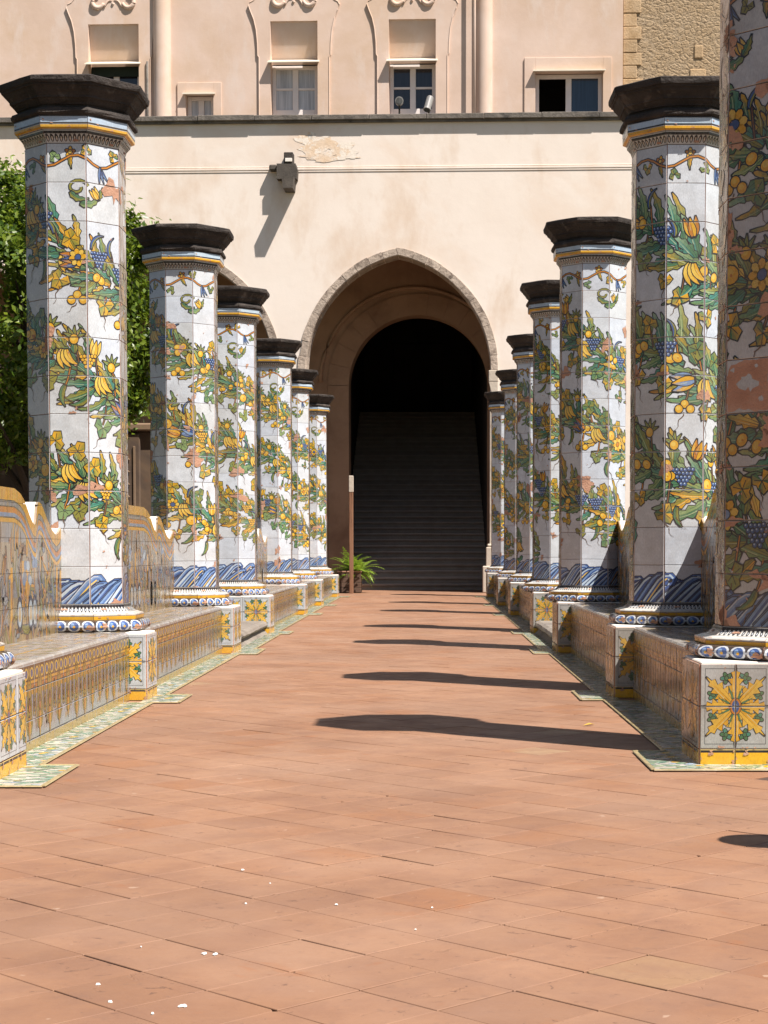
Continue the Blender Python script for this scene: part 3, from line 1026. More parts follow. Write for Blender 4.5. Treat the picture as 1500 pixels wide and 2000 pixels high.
def pillar(side, yf, setkey, label, group, D=.40, sz=1.0, seed=0, xoff=None, worn=False):  # worn: darker glaze that paints shade into the tiles
    """side +1: inner face towards +x. yf: front of the plinth"""
    rng = random.Random(seed * 7 + 1)
    X = xoff if xoff is not None else (XL if side > 0 else XR)
    H = HL if side > 0 else HR
    inn = (XL + IN_L - X) if side > 0 else (X - (XR - IN_R))
    root = thing('pillar', label, 'pillar', (X, yf + .345, 0), 0, group)
    root.scale = (1, 1, sz)
    S = SETS[setkey]
    obj('shaft_core', M_CORE, root)
    for k in (-2, -1, 0, 1, 2):
        for j in range(ROWS):
            th = k * PI / 4
            me = S[k, j]
            if seed == 101 and k == -1 and j == 4:
                me = BARE
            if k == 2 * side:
                me = grimy_or_shaded(setkey, k, j, GLAZEG)
            elif worn and me is not BARE:  # nearest pillar: its shade is put into the tile colour
                me = grimy_or_shaded(setkey, k, j, GLAZEW)
            o = obj('tile', me, root, (math.sin(th) * (A_ - .004), -math.cos(th) * (A_ - .004), ZB + (j + .5) * RH))
            o.rotation_euler = (rng.uniform(-.007, .007), rng.uniform(-.003, .003), th + rng.uniform(-.007, .007))
    obj('back_facing', joined_back(setkey), root, kind='stuff')
    # capital
    obj('cap_stone', M_CAP, root, (0, 0, ZT), rng.choice((0, 1, 2)) * PI / 4)
    obj('necking', M_NECK, root, (0, 0, ZT), rng.choice((0, 1, 2)) * PI / 4)
    kb = ZB - H
    base = obj('base_core', M_COREB, root, (0, 0, H))
    base.scale = (1, 1, kb / .136)
    for k in range(-3, 5):
        obj('band_tile', M_BAND, root, (0, 0, ZT), k * PI / 4)
        obj('dentil_tile', M_DENT, root, (0, 0, ZT), k * PI / 4)
        for nm, me in (('torus_tile', M_TOR), ('fillet_tile', M_FIL), ('cavetto_tile', M_CAV)):
            o = obj(nm, me, root, (0, 0, H), k * PI / 4)
            o.scale = (1, 1, kb / .136)
    # plinth
    x0, x1 = (-.36, inn - .008) if side > 0 else (-inn + .008, .36)
    mb = MB()
    mb.box(x0, x1, -.337, -.345 + D - .008, 0, H, b=.004)
    pl = obj('plinth', mb.mesh('plinth', LIME), root)
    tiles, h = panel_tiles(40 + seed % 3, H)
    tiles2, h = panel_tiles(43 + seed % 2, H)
    # front: panels counted from the inner corner
    for i in range(6):
        for j in (0, 1):
            xx = (inn - .004 - PANEL_W / 4 - (5 - i) * PANEL_W / 2) if False else 0
        if side > 0:
            xc = inn - .006 - PANEL_W / 4 - i * PANEL_W / 2
            ii = 1 - i % 2
        else:
            xc = -inn + .006 + PANEL_W / 4 + i * PANEL_W / 2
            ii = i % 2
        for j in (0, 1):
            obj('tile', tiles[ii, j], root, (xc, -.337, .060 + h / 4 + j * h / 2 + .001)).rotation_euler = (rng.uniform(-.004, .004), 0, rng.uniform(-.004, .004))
        obj('skirting_tile', M_SKIRT, root, (xc, -.337, .030))
    # inner side
    n = max(2, round((D - .01) / (PANEL_W / 2)))
    wsc = (D - .012) / (n * PANEL_W / 2)
    for i in range(n):
        yc = -.345 + .006 + (i + .5) * PANEL_W / 2 * wsc
        xx = (inn - .008) * side
        ii = i % 2 if side > 0 else 1 - i % 2
        for j in (0, 1):
            o = obj('tile', tiles2[ii, j], root, (xx, yc, .060 + h / 4 + j * h / 2 + .001), side * PI / 2)
            o.scale = (wsc, 1, 1)
        o = obj('skirting_tile', M_SKIRT, root, (xx, yc, .030), side * PI / 2)
        o.scale = (wsc, 1, 1)
    return root

GL, GR = 'painted pillars of the sunlit row', 'painted pillars of the shaded row'
LP = [(5.78, 'b', .40, 1.0), (8.87, 'a', .32, 1.0), (12.88, 'f', .50, 1.0), (15.9, 'b', .40, 1.0), (20.5, 'g', .40, 1.025), (23.75, 'h', .40, 1.02), (28.0, 'a', .40, 1.03)]
LT = ['tiled pillar cut off by the frame, only its torus foot and plinth show',
      'tallest painted pillar of the sunlit row, standing before the clipped tree',
      'second tall pillar of the sunlit row, right of the tree, before the side path',
      'third pillar of the sunlit row, just past the grey side step',
      'fourth pillar of the sunlit row, short bench on either side',
      'fifth pillar of the sunlit row, second from the archway',
      'last pillar of the sunlit row, beside the fern planter at the arch']
RP = [(6.20, 'e', .41, 1.0), (9.02, 'c', .40, 1.01), (12.95, 'h', .50, 1.02), (15.95, 'b', .40, 1.02), (20.3, 'd', .40, 1.035), (23.8, 'g', .40, 1.02), (28.0, 'f', .40, 1.045)]
RT = ['nearest big shaded pillar, capital above the frame, one tile bare terracotta',
      'shaded row pillar with large sunflowers, partly behind the nearest pillar',
      'third pillar of the shaded row, before the grey side step, garland with bananas',
      'fourth pillar of the shaded row, just past the grey side step',
      'fifth pillar of the shaded row, thin sunlit edge',
      'sixth pillar of the shaded row, next to last before the archway',
      'last pillar of the shaded row, in front of the stone arch pier']
for i, ((y, s, D, sz), t) in enumerate(zip(LP, LT)):
    pillar(1, y, s, t, GL, D, sz, i + 1, (-1.82, -1.82, -1.815, -1.815, -1.84, -1.845, -1.85)[i])
for i, ((y, s, D, sz), t) in enumerate(zip(RP, RT)):
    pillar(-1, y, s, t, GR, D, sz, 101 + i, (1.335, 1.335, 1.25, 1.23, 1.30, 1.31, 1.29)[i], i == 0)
bol = thing('bollard', 'round topped stone bollard just beyond the frame, its shadow tip on the floor', 'bollard', (1.345, 4.21, 0))
mb = MB()
mb.tube([(0, 0, -.01), (0, 0, .06), (0, 0, .07), (0, 0, .95)], [.14, .14, .095, .088], 20)
obj('shaft', mb.mesh('shaft', STEPSTONE), bol)
mb = MB()
mb.tube([(0, 0, .95), (0, 0, .97), (0, 0, 1.01), (0, 0, 1.05), (0, 0, 1.07)], [.098, .105, .10, .07, .02], 20)
obj('top', mb.mesh('top', STEPSTONE, True), bol)

# ------------------------------------------------------------------ benches
def prof_bench(t, half):
    t = abs(t) * 1.55 / half
    K = [(0, 1.045), (.30, 1.045), (.42, 1.025), (.50, .995), (.60, .93), (.68, .89), (.735, .884), (.75, .93), (.77, .985), (.80, .998), (.87, .986), (.97, .925),
         (1.10, .864), (1.19, .839), (1.26, .853), (1.38, .912), (1.8, .93)]
    for (a, za), (b, zb) in zip(K, K[1:]):
        if t <= b:
            return za + (zb - za) * (t - a) / (b - a)
    return K[-1][1]

# front frieze: a chain of ovals, ochre bands, hanging ornaments; period one tile
def bench_front(seed, w=.176, H=.345):
    c = Canvas(seed, .0032)
    r = c.r
    c.rect(-.01, .0, w + .01, .040, lerp(YEL, (.45, .40, .18), .6), 1)
    c.rect(-.01, .040, w + .01, .047, INK, 2)
    top = H - .015
    c.rect(-.01, .215, w + .01, .235, lerp(YEL, BRO, .25), 1)
    for q in range(6):
        c.stroke([(r.uniform(0, w), r.uniform(.05, .2)), (r.uniform(0, w), r.uniform(.05, .2))], .02, r.choice(((.34, .36, .42), (.38, .36, .38), (.42, .34, .24))), 1)
    c.rect(-.01, .235, w + .01, .240, INK, 2)
    c.rect(-.01, .240, w + .01, .252, ORA, 1)
    c.rect(-.01, .252, w + .01, .258, BRO, 2)
    c.rect(-.01, .258, w + .01, .268, YEL, 1)
    c.rect(-.01, .268, w + .01, top, (.13, .065, .025), 1)
    c.rect(-.01, .150, w + .01, .215, lerp(BLU2, (.32, .29, .36), .6), 2)
    for k in range(2):
        x = (k + .5) * w / 2
        c.ell(x, .297, .036, .026, INK, 3, 0, 12)
        c.ell(x, .297, .032, .0235, YEL2, 4, 0, 12)
        c.ell(x, .297, .019, .016, BLU, 5, 0, 10)
        c.rect(x + w / 4 - .006, .274, x + w / 4 + .004, .320, YEL2, 4)
    x = w / 2
    for (xx, z0, sc_) in ((x, .06 + r.uniform(0, .05), r.uniform(.75, 1.25)), (0, .135, .55), (w, .135, .55)):
        for q in range(5):
            zz = z0 + (.205 - z0) * q / 4
            c.leaf(xx - .004, zz, PI / 2 + .9 - q * .1, .072 * sc_, .034 * sc_, OLI, lerp(YEL, OLI, .5), BRO, -1.0, .3, n=5, hatch=1)
            c.leaf(xx + .004, zz, PI / 2 - .9 + q * .1, .072 * sc_, .034 * sc_, lerp(YEL, BRO, .3), OLI, OLI, 1.0, .3, n=5, hatch=1)
        c.leaf(xx, z0 + .06, -PI / 2, .085 * sc_, .036 * sc_, YEL, ORA, OLI, 0, .3, n=6)
        c.ell(xx, .175, .020 * sc_, .026 * sc_, lerp(INK, BRO, .5), 95, 0, 8)
        c.ell(xx, .165, .009 * sc_, .012 * sc_, ORA, 96, 0, 8)
    for _ in range(3):
        c.chip(r.choice((0, w, r.uniform(0, w))), r.uniform(0, H), r.uniform(.004, .012), 1)
    return c.done()

def edge_bend(me):
    return me
BT_W = .176
FR = []
for sd_ in (61, 62, 63, 64, 65, 66, 67):
    c = bench_front(sd_)
    FR.append([tile_mesh('tile', c, 0, BT_W, a, b, base=(.41, .45, .51), t=.008, j=.0008, mat=GLAZEW) for a, b in ((.0, .042), (.042, .118), (.118, .236), (.236, .331))])
# coping and seat
cc = Canvas(71, .002)
for k in range(14):
    cc.stroke([(cc.r.uniform(-.1, .1), cc.r.uniform(-.3, .3)), (cc.r.uniform(-.1, .1), cc.r.uniform(-.3, .3))], cc.r.uniform(.005, .02), cc.r.choice((YEL, OLI, LBL, BRO, (.5, .5, .55))), k + 2)
cc.rect(-.1, -.165, .1, -.15, YEL, 1)
cc.rect(-.1, .15, .1, .165, YEL, 1)
cc.done()
SEAT = []
for q in range(3):
    SEAT.append(tile_mesh('seat_tile', cc, -BT_W / 2, BT_W / 2, -.30 + q * .2, -.1 + q * .2, base=(.46, .41, .37), j=.0008, mat=GLAZEW))
mb = MB()
mb.box(-BT_W / 2 + .0006, BT_W / 2 - .0006, -.009, .05, -.011, .012, b=.007)
COPE = mesh('coping_tile', mb.v, mb.f, [GLAZEW], None, [(.50, .50, .51)] * len(mb.f))

def scene_canvas(seed, L, half):
    """weathered landscape: sky, hills, trunks, ochre ground, scrolls, a banded border along the crest"""
    c = Canvas(seed, .004)
    r = c.r
    z0 = .345
    n = 60
    def P(t):
        return prof_bench(t, half)
    us = [-L / 2 + L * k / n for k in range(n + 1)]
    # ground and sky washes
    for k in range(n):
        u0, u1 = us[k], us[k + 1]
        for q, (a, b, col) in enumerate(((.345, .44, (.40, .28, .10)), (.44, .55, (.30, .24, .12)), (.55, .63, (.24, .26, .28)), (.63, .80, (.46, .40, .30)), (.80, 1.1, (.36, .38, .42)))):
            c.rect(u0, a, u1 + .001, b, lerp(col, r.choice(((.6, .55, .45), (.3, .3, .25), (.55, .45, .3))), r.uniform(0, .35)), 1)
    for _ in range(int(120 * L)):     # loose brush marks
        u, v = r.uniform(-L / 2, L / 2), r.uniform(.36, .80)
        c.leaf(u, v, PI / 2 * r.choice((1, -1, 1, -1, 2)) + r.uniform(-.4, .4), r.uniform(.08, .22), r.uniform(.02, .055), r.choice((OLI, YEL, (.28, .32, .40), (.22, .27, .36), (.33, .36, .40), BRO, (.16, .20, .30), (.40, .22, .12), ORA)), r.choice((YEL, OLI, (.45, .38, .28), (.36, .38, .40), BRO)), None, r.uniform(-1, 1), .3, lev=3 + int(r.random() * 6) * 3, n=5, hatch=1)
    for _ in range(int(3.2 * L)):    # trees with dark blue-grey heads
        u = r.uniform(-L / 2, L / 2)
        h = r.uniform(.62, .82)
        c.stroke([(u, .42), (u + r.uniform(-.01, .01), h)], .016, BRO, 26)
        c.stroke([(u, .42), (u, h)], .009, YEL, 27)
        for q in range(9):
            c.ell(u + r.uniform(-.07, .07), h + r.uniform(-.03, .08), .035, .024, r.choice((BLU2, (.22, .26, .34), LBL)), 30 + q, 0, 7)
    for _ in range(int(3 * L)):      # towers and scrolls
        u = r.uniform(-L / 2, L / 2)
        c.rect(u - .022, .50, u + .022, r.uniform(.62, .75), YEL, 22)
        c.rect(u - .004, .50, u + .012, .62, BRO, 23)
        for q in range(3):
            c.ell(u + .15, .47, .06 - .018 * q, .085 - .024 * q, (INK, LBL, (.5, .4, .25))[q], 42 + q, 0, 12)
    # banded crest, follows the scalloped top
    for (d0, d1, col, lv) in ((0, .055, YEL, 60), (.055, .061, INK, 61), (.061, .082, (.24, .26, .30), 60), (.082, .087, INK, 61), (.087, .112, ORA, 60), (.112, .13, BLU2, 60), (.13, .136, INK, 61), (.136, .155, YEL, 60)):
        m = 150
        for k in range(m):
            a, b = -L / 2 + L * k / m, -L / 2 + L * (k + 1) / m
            pa, pb = P(a), P(b)
            c.add([(a, pa - d1), (b, pb - d1), (b, pb - d0), (a, pa - d0)], lerp(col, r.choice((YEL2, BRO, col)), r.uniform(0, .3)), lv)
            if lv == 60 and d0 == 0 and k % 1 == 0:
                c.stroke([(a, pa), (a + .004, pa - .05)], .004, r.choice((BRO, OLI, ORA)), 63)
    for s_ in (-1, 1):
        for k in range(10):
            t = s_ * half * (.50 + .03 * k) / 1.0
            c.leaf(t, .40 + .04 * k, PI / 2 + r.uniform(-.5, .5), .12, .035, r.choice((YEL, OLI, LBL)), r.choice((BRO, GRE2)), YEL2, r.uniform(-1, 1), .4, lev=48 + k % 3)
    for _ in range(int(16 * L)):
        c.chip(r.uniform(-L / 2, L / 2), r.uniform(.36, 1.0), r.uniform(.006, .024), 1.2)
    return c.done()

def clipped_tile(name, cv, u0, u1, v0, v1, top, mat):
    """back tile whose upper edge follows the crest"""
    j = .0009
    u0 += j; u1 -= j; v0 += j; v1 -= j
    n = 8
    V, F, C, MI = [], [], [], []
    uc, vc = (u0 + u1) / 2, v0
    t = .008
    anyf = False
    for k in range(n):
        a, b = u0 + (u1 - u0) * k / n, u0 + (u1 - u0) * (k + 1) / n
        ta, tb = min(v1, top(a)), min(v1, top(b))
        if ta <= v0 + .002 and tb <= v0 + .002:
            continue
        ta, tb = max(ta, v0 + .001), max(tb, v0 + .001)
        anyf = True
        s = len(V)
        V += [(a - uc, -t, 0), (b - uc, -t, 0), (b - uc, -t, tb - vc), (a - uc, -t, ta - vc), (b - uc, .003, tb - vc), (a - uc, .003, ta - vc)]
        F += [(s, s + 1, s + 2, s + 3), (s + 3, s + 2, s + 4, s + 5)]
        C += [(.6, .55, .48), (.6, .5, .4)]
        MI += [0, 0]
        paint_on(cv, [(a, v0), (b, v0), (b, tb), (a, ta)], lambda u, v, l: (u - uc, -t - l, v - vc), V, F, C, MI)
    if not anyf:
        return None
    return mesh(name, V, F, [mat, CHIP], MI, C)

BR = [.345, .50, .66, .82, .98, 1.12]
def bench(side, y0, y1, yc0, yc1, label, group, seed, single=True):
    """y0..y1: free run of the bench between plinths; yc0..yc1: pillar centres, where the back ends. Built facing +x, turned for the other side"""
    H = HL if side > 0 else HR
    L = y1 - y0
    ym = (yc0 + yc1) / 2
    root = thing('tiled_bench', label, 'bench', (-1.506 if side > 0 else 1.066, ym, 0), 0 if side > 0 else PI, group)
    ks = H / .345
    root.scale = (1, 1, ks)
    a, b = (y0 - ym, y1 - ym) if side > 0 else (ym - y1, ym - y0)      # local y range of the front
    Lb = (yc1 - yc0) - .30
    half = (yc1 - yc0) / 2
    depth = .365
    rng = random.Random(seed)
    # masonry body and back with scalloped crest
    mb = MB()
    mb.box(-depth - .01, -.008, a, b, 0, .335)
    obj('seat_body', mb.mesh('seat_body', MORTAR), root)
    n = 120
    V, F = [], []
    x0, x1 = -depth - .008, -depth - .085
    mi = []
    for k in range(n + 1):
        y = -Lb / 2 + Lb * k / n
        z = prof_bench(y, half)
        V += [(x0, y, 0), (x0, y, z), (x1, y, z), (x1, y, 0)]
    for k in range(n):
        q = 4 * k
        F += [(q, q + 4, q + 5, q + 1), (q + 1, q + 5, q + 6, q + 2), (q + 2, q + 6, q + 7, q + 3)]
        mi += [0, 1, 1]
    F += [(0, 1, 2, 3), (4 * n + 3, 4 * n + 2, 4 * n + 1, 4 * n)]
    mi += [1, 1]
    obj('back_wall', mesh('back_wall', V, F, [MORTAR, LIME], mi), root)
    # tiles
    nt_ = max(3, round(L / BT_W))
    w = L / nt_
    parts = []
    for i in range(nt_):
        y = a + (i + .5) * w
        fr = rng.choice(FR)
        for (me, z) in zip(fr, (.021, .080, .177, .2835)):
            parts.append(('tile', me, (-.008, y, z), (rng.uniform(-.006, .006), 0, PI / 2 + rng.uniform(-.008, .008)), (w / BT_W, 1, 1)))
        parts.append(('coping_tile', COPE, (-.010, y, .333), (0, 0, PI / 2), (w / BT_W, 1, 1)))
    nb = max(3, round((yc1 - yc0 - .2) / BT_W))
    wb = Lb / nb
    for i in range(nb):
        y = -Lb / 2 + (i + .5) * wb
        for q in (0, 1):
            # laid flat: front turned up
            parts.append(('seat_tile', rng.choice(SEAT), (-.022 - .085 - q * .172, y, .337), ('flat', rng.uniform(-.004, .004)), (wb / BT_W, 1, .86)))
    cv = scene_canvas(seed, Lb, half)
    for i in range(nb):
        u0 = -Lb / 2 + i * wb
        for v0, v1 in zip(BR, BR[1:]):
            me = clipped_tile('tile', cv, u0, u0 + wb, v0, v1, lambda u: prof_bench(u, half), GLAZEW)
            if me:
                parts.append(('tile', me, (x0 + .003, u0 + wb / 2, v0), (0, 0, PI / 2), (1, 1, 1)))
    J = {}
    for nm, me, loc, rot, scl in parts:
        if rot[0] == 'flat':
            Mx = Matrix.Translation(loc) @ Matrix.Rotation(PI / 2, 4, 'Z') @ Matrix.Rotation(-PI / 2 + rot[1], 4, 'X') @ Matrix.Diagonal((scl[0], 1, scl[2], 1))
            eul = Mx.to_euler()
        else:
            eul = rot
        if single:
            o = obj(nm, me, root, loc)
            o.rotation_euler = eul
            o.scale = scl
        else:
            from mathutils import Euler
            Mx = Matrix.Translation(loc) @ Euler(eul).to_matrix().to_4x4() @ Matrix.Diagonal((*scl, 1))
            V, F, C, MI = J.setdefault(nm, ([], [], [], []))
            bq = len(V)
            V += [tuple(Mx @ v.co) for v in me.vertices]
            at = me.color_attributes['paint'].data
            for p in me.polygons:
                F.append(tuple(bq + i for i in p.vertices))
                C.append(tuple(at[p.loop_start].color)[:3])
                MI.append(p.material_index)
    for nm, (V, F, C, MI) in J.items():
        obj({'tile': 'tile_facing', 'coping_tile': 'coping', 'seat_tile': 'seat_facing'}[nm], mesh(nm, V, F, [GLAZEW, CHIP], MI, C), root, kind='stuff')
    return root

GB = 'tiled benches between the pillars'
def cen(P, i):
    return P[i][0] + .345
BL = [(0, 1, 'nearest sunlit bench with a scalloped picture back, running to the tallest pillar', True),
      (1, 2, 'second sunlit tiled bench, between the two tallest pillars', True),
      (3, 4, 'third sunlit bench, first one past the side step', False),
      (4, 5, 'short sunlit bench between the fourth and fifth pillars', False),
      (5, 6, 'last sunlit bench before the fern planter', False)]
for i, j, lab, sg in BL:
    bench(1, LP[i][0] + LP[i][2], LP[j][0] - .001, cen(LP, i), cen(LP, j), lab, GB, 200 + i, sg)
BRr = [(0, 1, 'nearest shaded tiled bench, behind the biggest pillar', True),
       (1, 2, 'second shaded tiled bench, with two bright points on its crest', True),
       (3, 4, 'third shaded bench, first one past the side step', False),
       (4, 5, 'shaded bench between the fifth and sixth pillars', False),
       (5, 6, 'last shaded bench before the stone arch pier', False)]
for i, j, lab, sg in BRr:
    bench(-1, RP[i][0] + RP[i][2], RP[j][0] - .001, cen(RP, i), cen(RP, j), lab, GB, 220 + i, sg)

# grey side steps in the gaps
def side_step(x0, x1, y0, y1, label):
    mb = MB()
    h = .115
    prof = [(0, 0), (0.02, .02), (.045, .05), (.012, .062), (0, .08), (.012, .102), (.045, h)]
    s = 1 if x1 > 0 else -1
    # rounded nose towards the path
    n = 14
    for k in range(n):
        ya, yb = y0 + (y1 - y0) * k / n, y0 + (y1 - y0) * (k + 1) / n
    inner = x1 if s < 0 else x0
    outer = x0 if s < 0 else x1
    V, F = [], []
    jr = random.Random(3)
    for k in range(n + 1):
        y = y0 + (y1 - y0) * k / n
        jx = jr.uniform(-.004, .004)
        for d, z in prof:
            V.append((inner + s * (d + jx), y, z + (jr.uniform(-.003, .003) if z > .05 else 0)))
        V.append((outer, y, h))
        V.append((outer, y, 0))
    m = len(prof) + 2
    for k in range(n):
        for q in range(m - 1):
            F.append((k * m + q, k * m + q + 1, (k + 1) * m + q + 1, (k + 1) * m + q))
    F += [tuple(range(m)), tuple(n * m + q for q in range(m - 1, -1, -1))]
    me = mesh('stone_step', V, F, STEPSTONE)
    return thing('stone_step', label, 'step', group='side steps', me=me)
side_step(-3.6, -1.44, LP[2][0] + LP[2][2] + .003, LP[3][0] - .003, 'worn grey stone step between the second and third sunlit pillars')
side_step(.985, 3.2, RP[2][0] + RP[2][2] + .003, RP[3][0] - .003, 'worn grey stone step on the shaded side, below the third pillar')

# ------------------------------------------------------------------ majolica border on the floor
def border_canvas(seed):
    c = Canvas(seed, .0004)
    r = c.r
    for _ in range(26):
        c.leaf(r.uniform(-.08, .08), r.uniform(-.08, .08), r.uniform(0, 6.28), r.uniform(.035, .07), r.uniform(.016, .028), *r.choice((((.14, .27, .16), (.28, .40, .28)), ((.22, .35, .24), (.30, .40, .24)), (TEA, (.35, .48, .36)), (YEL, YEL2), ((.30, .44, .28), (.45, .52, .38)), (LBL, (.3, .4, .5)))), None, r.uniform(-1, 1), .4, n=5, hatch=1)
    return c.done()
BC = [tile_mesh('tile', border_canvas(300 + k), -.07, .07, -.07, .07, base=(.58, .56, .49), t=.006, j=.0006) for k in range(5)]
MEDGE = None
ye = Canvas(9)
ye.done_ = None
def edge_tile():
    V, F, C = [], [], []
    for (x0, x1, col) in ((-.07, .07, YEL),):
        V += [(x0, -.007, .0), (x1, -.007, 0), (x1, .007, 0), (x0, .007, 0), (x0, -.009, -.003), (x1, -.009, -.003), (x1, .009, -.003), (x0, .009, -.003)]
        F += [(0, 1, 2, 3), (4, 0, 3, 7), (1, 5, 6, 2), (4, 5, 1, 0), (3, 2, 6, 7)]
        C += [(.60, .51, .29)] * 5
    return mesh('edging_tile', V, F, [GLAZEW], None, C)
EDGE = edge_tile()

brd = bpy.data.objects.new('floor_border', None)
link(brd)
brd['kind'] = 'structure'
brng = random.Random(12)
J = {'tile_run': ([], [], [], []), 'edging_run': ([], [], [], [])}
def put(nm, run, me, loc, rz, scl, single, flat=True):
    Mx = Matrix.Translation(loc) @ Matrix.Rotation(rz, 4, 'Z') @ (Matrix.Rotation(-PI / 2, 4, 'X') if flat else Matrix.Identity(4)) @ Matrix.Diagonal((*scl, 1))
    if single:
        o = obj(nm, me, brd)
        o.matrix_local = Mx
    else:
        V, F, C, MI = J[run]
        b = len(V)
        V += [tuple(Mx @ v.co) for v in me.vertices]
        at = me.color_attributes['paint'].data
        for p in me.polygons:
            F.append(tuple(b + i for i in p.vertices))
            C.append(tuple(at[p.loop_start].color)[:3])
            MI.append(p.material_index)
def lay(x0, x1, y0, y1):
    """tiles over a rectangle of floor"""
    nx, ny = max(1, round((x1 - x0) / .14)), max(1, round((y1 - y0) / .14))
    wx, wy = (x1 - x0) / nx, (y1 - y0) / ny
    for i in range(nx):
        for j in range(ny):
            x, y = x0 + (i + .5) * wx, y0 + (j + .5) * wy
            put('tile', 'tile_run', brng.choice(BC), (x, y, -.001 + brng.uniform(-.0005, .0008)), 0, (wx / .14, 1, wy / .14), y < 10)
def edge(xa, ya, xb, yb):
    L = math.hypot(xb - xa, yb - ya)
    n = max(1, round(L / .2))
    for k in range(n):
        t = (k + .5) / n
        x, y = xa + (xb - xa) * t, ya + (yb - ya) * t
        put('edging_tile', 'edging_run', EDGE, (x, y, .0085), math.atan2(yb - ya, xb - xa), (L / n / .14, 1, 1), y < 10, False)
def border(side, P, gap_i):
    inn = (XL + IN_L) if side > 0 else (XR - IN_R)
    ben = -1.506 if side > 0 else 1.066
    xo_p = inn + side * .178
    xo_b = ben + side * .14 if side > 0 else ben - .165
    for i, (yf, s, D, sz) in enumerate(P):
        ya = yf - .16
        yb = yf + D + .02 if i == gap_i else yf + D + .0
        lo, hi = sorted((inn - side * .02, xo_p))
        lay(lo, hi, ya, yb)
        if i == 0:
            # in front of the first plinth
            lo2, hi2 = sorted((inn, inn - side * .9))
            lay(lo2, hi2, yf - .16, yf)
            edge(inn - side * .9, yf - .165, xo_p, yf - .165)
        edge(xo_p, ya, xo_p, yb)
        if i + 1 < len(P):
            y2 = P[i + 1][0] - .16
            xb = inn + side * .04 if i == gap_i else xo_b
            if i == gap_i:
                lo, hi = sorted((inn - side * .03, xb + side * .06))
                xb = xb + side * .06
            else:
                lo, hi = sorted((ben - side * .02, xb))
            lay(lo, hi, yb, y2)
            edge(xb, yb, xb, y2)
            edge(xo_p, yb, xb, yb)
            edge(xb, y2, xo_p, y2)
border(1, LP, 2)
border(-1, RP, 2)
for nm, (V, F, C, MI) in J.items():
    obj(nm, mesh(nm, V, F, [GLAZE if nm == 'tile_run' else GLAZEW, CHIP], MI, C), brd, kind='stuff')

# ------------------------------------------------------------------ cloister building (local frame turned a little)
AB = R(2.2)
def local_root(name, label, cat):
    o = thing(name, label, cat, (0, 31, 0), -AB)
    return o

CREAM = mottled('cream_plaster', (.75, .65, .56), (.79, .70, .615), 1.2, .9, .25, .01, c3=(.70, .55, .43), s3=.55, w3=(.50, .75), c4=(.62, .47, .35), s4=1.3, w4=(.54, .80), st4=(1, 1, .45))
PINK = mottled('pink_plaster', (.57, .42, .325), (.65, .50, .41), 1.3, .92, .3, .01, c3=(.54, .38, .255), s3=.6, w3=(.45, .72), c4=(.63, .52, .45), s4=3.0, w4=(.52, .75), st4=(1, 1, .35))
COPING = mottled('weathered_coping', (.115, .10, .085), (.19, .165, .14), 3, .9, .8, .02, c3=(.06, .055, .05), s3=4)
VOUSS = mottled('grey_tuff_voussoir', (.34, .27, .215), (.47, .385, .31), 5, .9, .9, .02, c3=(.16, .12, .095), s3=6, w3=(.5, .7), vary=.3, bscale=22)
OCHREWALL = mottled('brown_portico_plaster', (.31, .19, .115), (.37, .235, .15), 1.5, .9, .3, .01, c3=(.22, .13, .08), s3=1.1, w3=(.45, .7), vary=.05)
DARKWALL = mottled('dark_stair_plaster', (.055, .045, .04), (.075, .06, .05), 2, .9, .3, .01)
STAIR = mottled('worn_stair_stone', (.29, .23, .185), (.35, .285, .23), 6, .6, .5, .008, vary=.2, bscale=30)

def arch_top(u, cx, half, spring, rise):
    Rr = (rise * rise + half * half) / (2 * half)
    d = abs(u - cx)
    if d >= half:
        return None
    q = Rr - half
    v = Rr * Rr - (d + q) ** 2
    return spring + math.sqrt(max(v, 0))

def arch_pts(cx, half, spring, rise, n):
    """points along the arch from left springing over the apex to the right springing, with radial normals"""
    Rr = (rise * rise + half * half) / (2 * half)
    q = Rr - half
    a1 = math.atan2(rise, q)
    out = []
    for k in range(n + 1):
        t = a1 * k / n
        out.append(((cx + q - Rr * math.cos(t), spring + Rr * math.sin(t)), (-math.cos(t), math.sin(t))))
    for k in range(n - 1, -1, -1):
        t = a1 * k / n
        out.append(((cx - q + Rr * math.cos(t), spring + Rr * math.sin(t)), (math.cos(t), math.sin(t))))
    return out

def arch_wall(mb, x0, x1, z1, y0, y1, openings, back=True):
    """wall between y0 and y1 with arched openings (fn, cx, half)"""
    xs = {x0, x1}
    for fn, cx, half in openings:
        for k in range(41):
            xs.add(round(cx - half + 2 * half * (.5 - .5 * math.cos(PI * k / 40)), 5))
    xs = sorted(xs)
    def bot(x, side):
        for fn, cx, half in openings:
            if abs(x - cx) < half - 1e-4:
                return fn(x)
            if abs(abs(x - cx) - half) <= 1e-4 and (side > 0) == (x < cx):
                return fn(cx + (half - 1e-5) * (1 if x > cx else -1))
        return 0
    for a, b in zip(xs, xs[1:]):
        za, zb = bot(a, 1), bot(b, -1)
        inside = any(abs((a + b) / 2 - cx) < half for fn, cx, half in openings)
        if not inside:
            za = zb = 0
        for y in ((y0, y1) if back else (y0,)):
            f = (0, 1, 2, 3) if y == y0 else (3, 2, 1, 0)
            mb.add([(a, y, za), (b, y, zb), (b, y, z1), (a, y, z1)], [f])
        if inside:
            mb.add([(a, y0, za), (a, y1, za), (b, y1, zb), (b, y0, zb)], [(0, 1, 2, 3)])
    for fn, cx, half in openings:
        sp_ = fn(cx + half - 1e-5)
        for s_ in (-1, 1):
            x = cx + s_ * half
            mb.add([(x, y0, 0), (x, y1, 0), (x, y1, sp_), (x, y0, sp_)], [(0, 1, 2, 3) if s_ < 0 else (3, 2, 1, 0)])

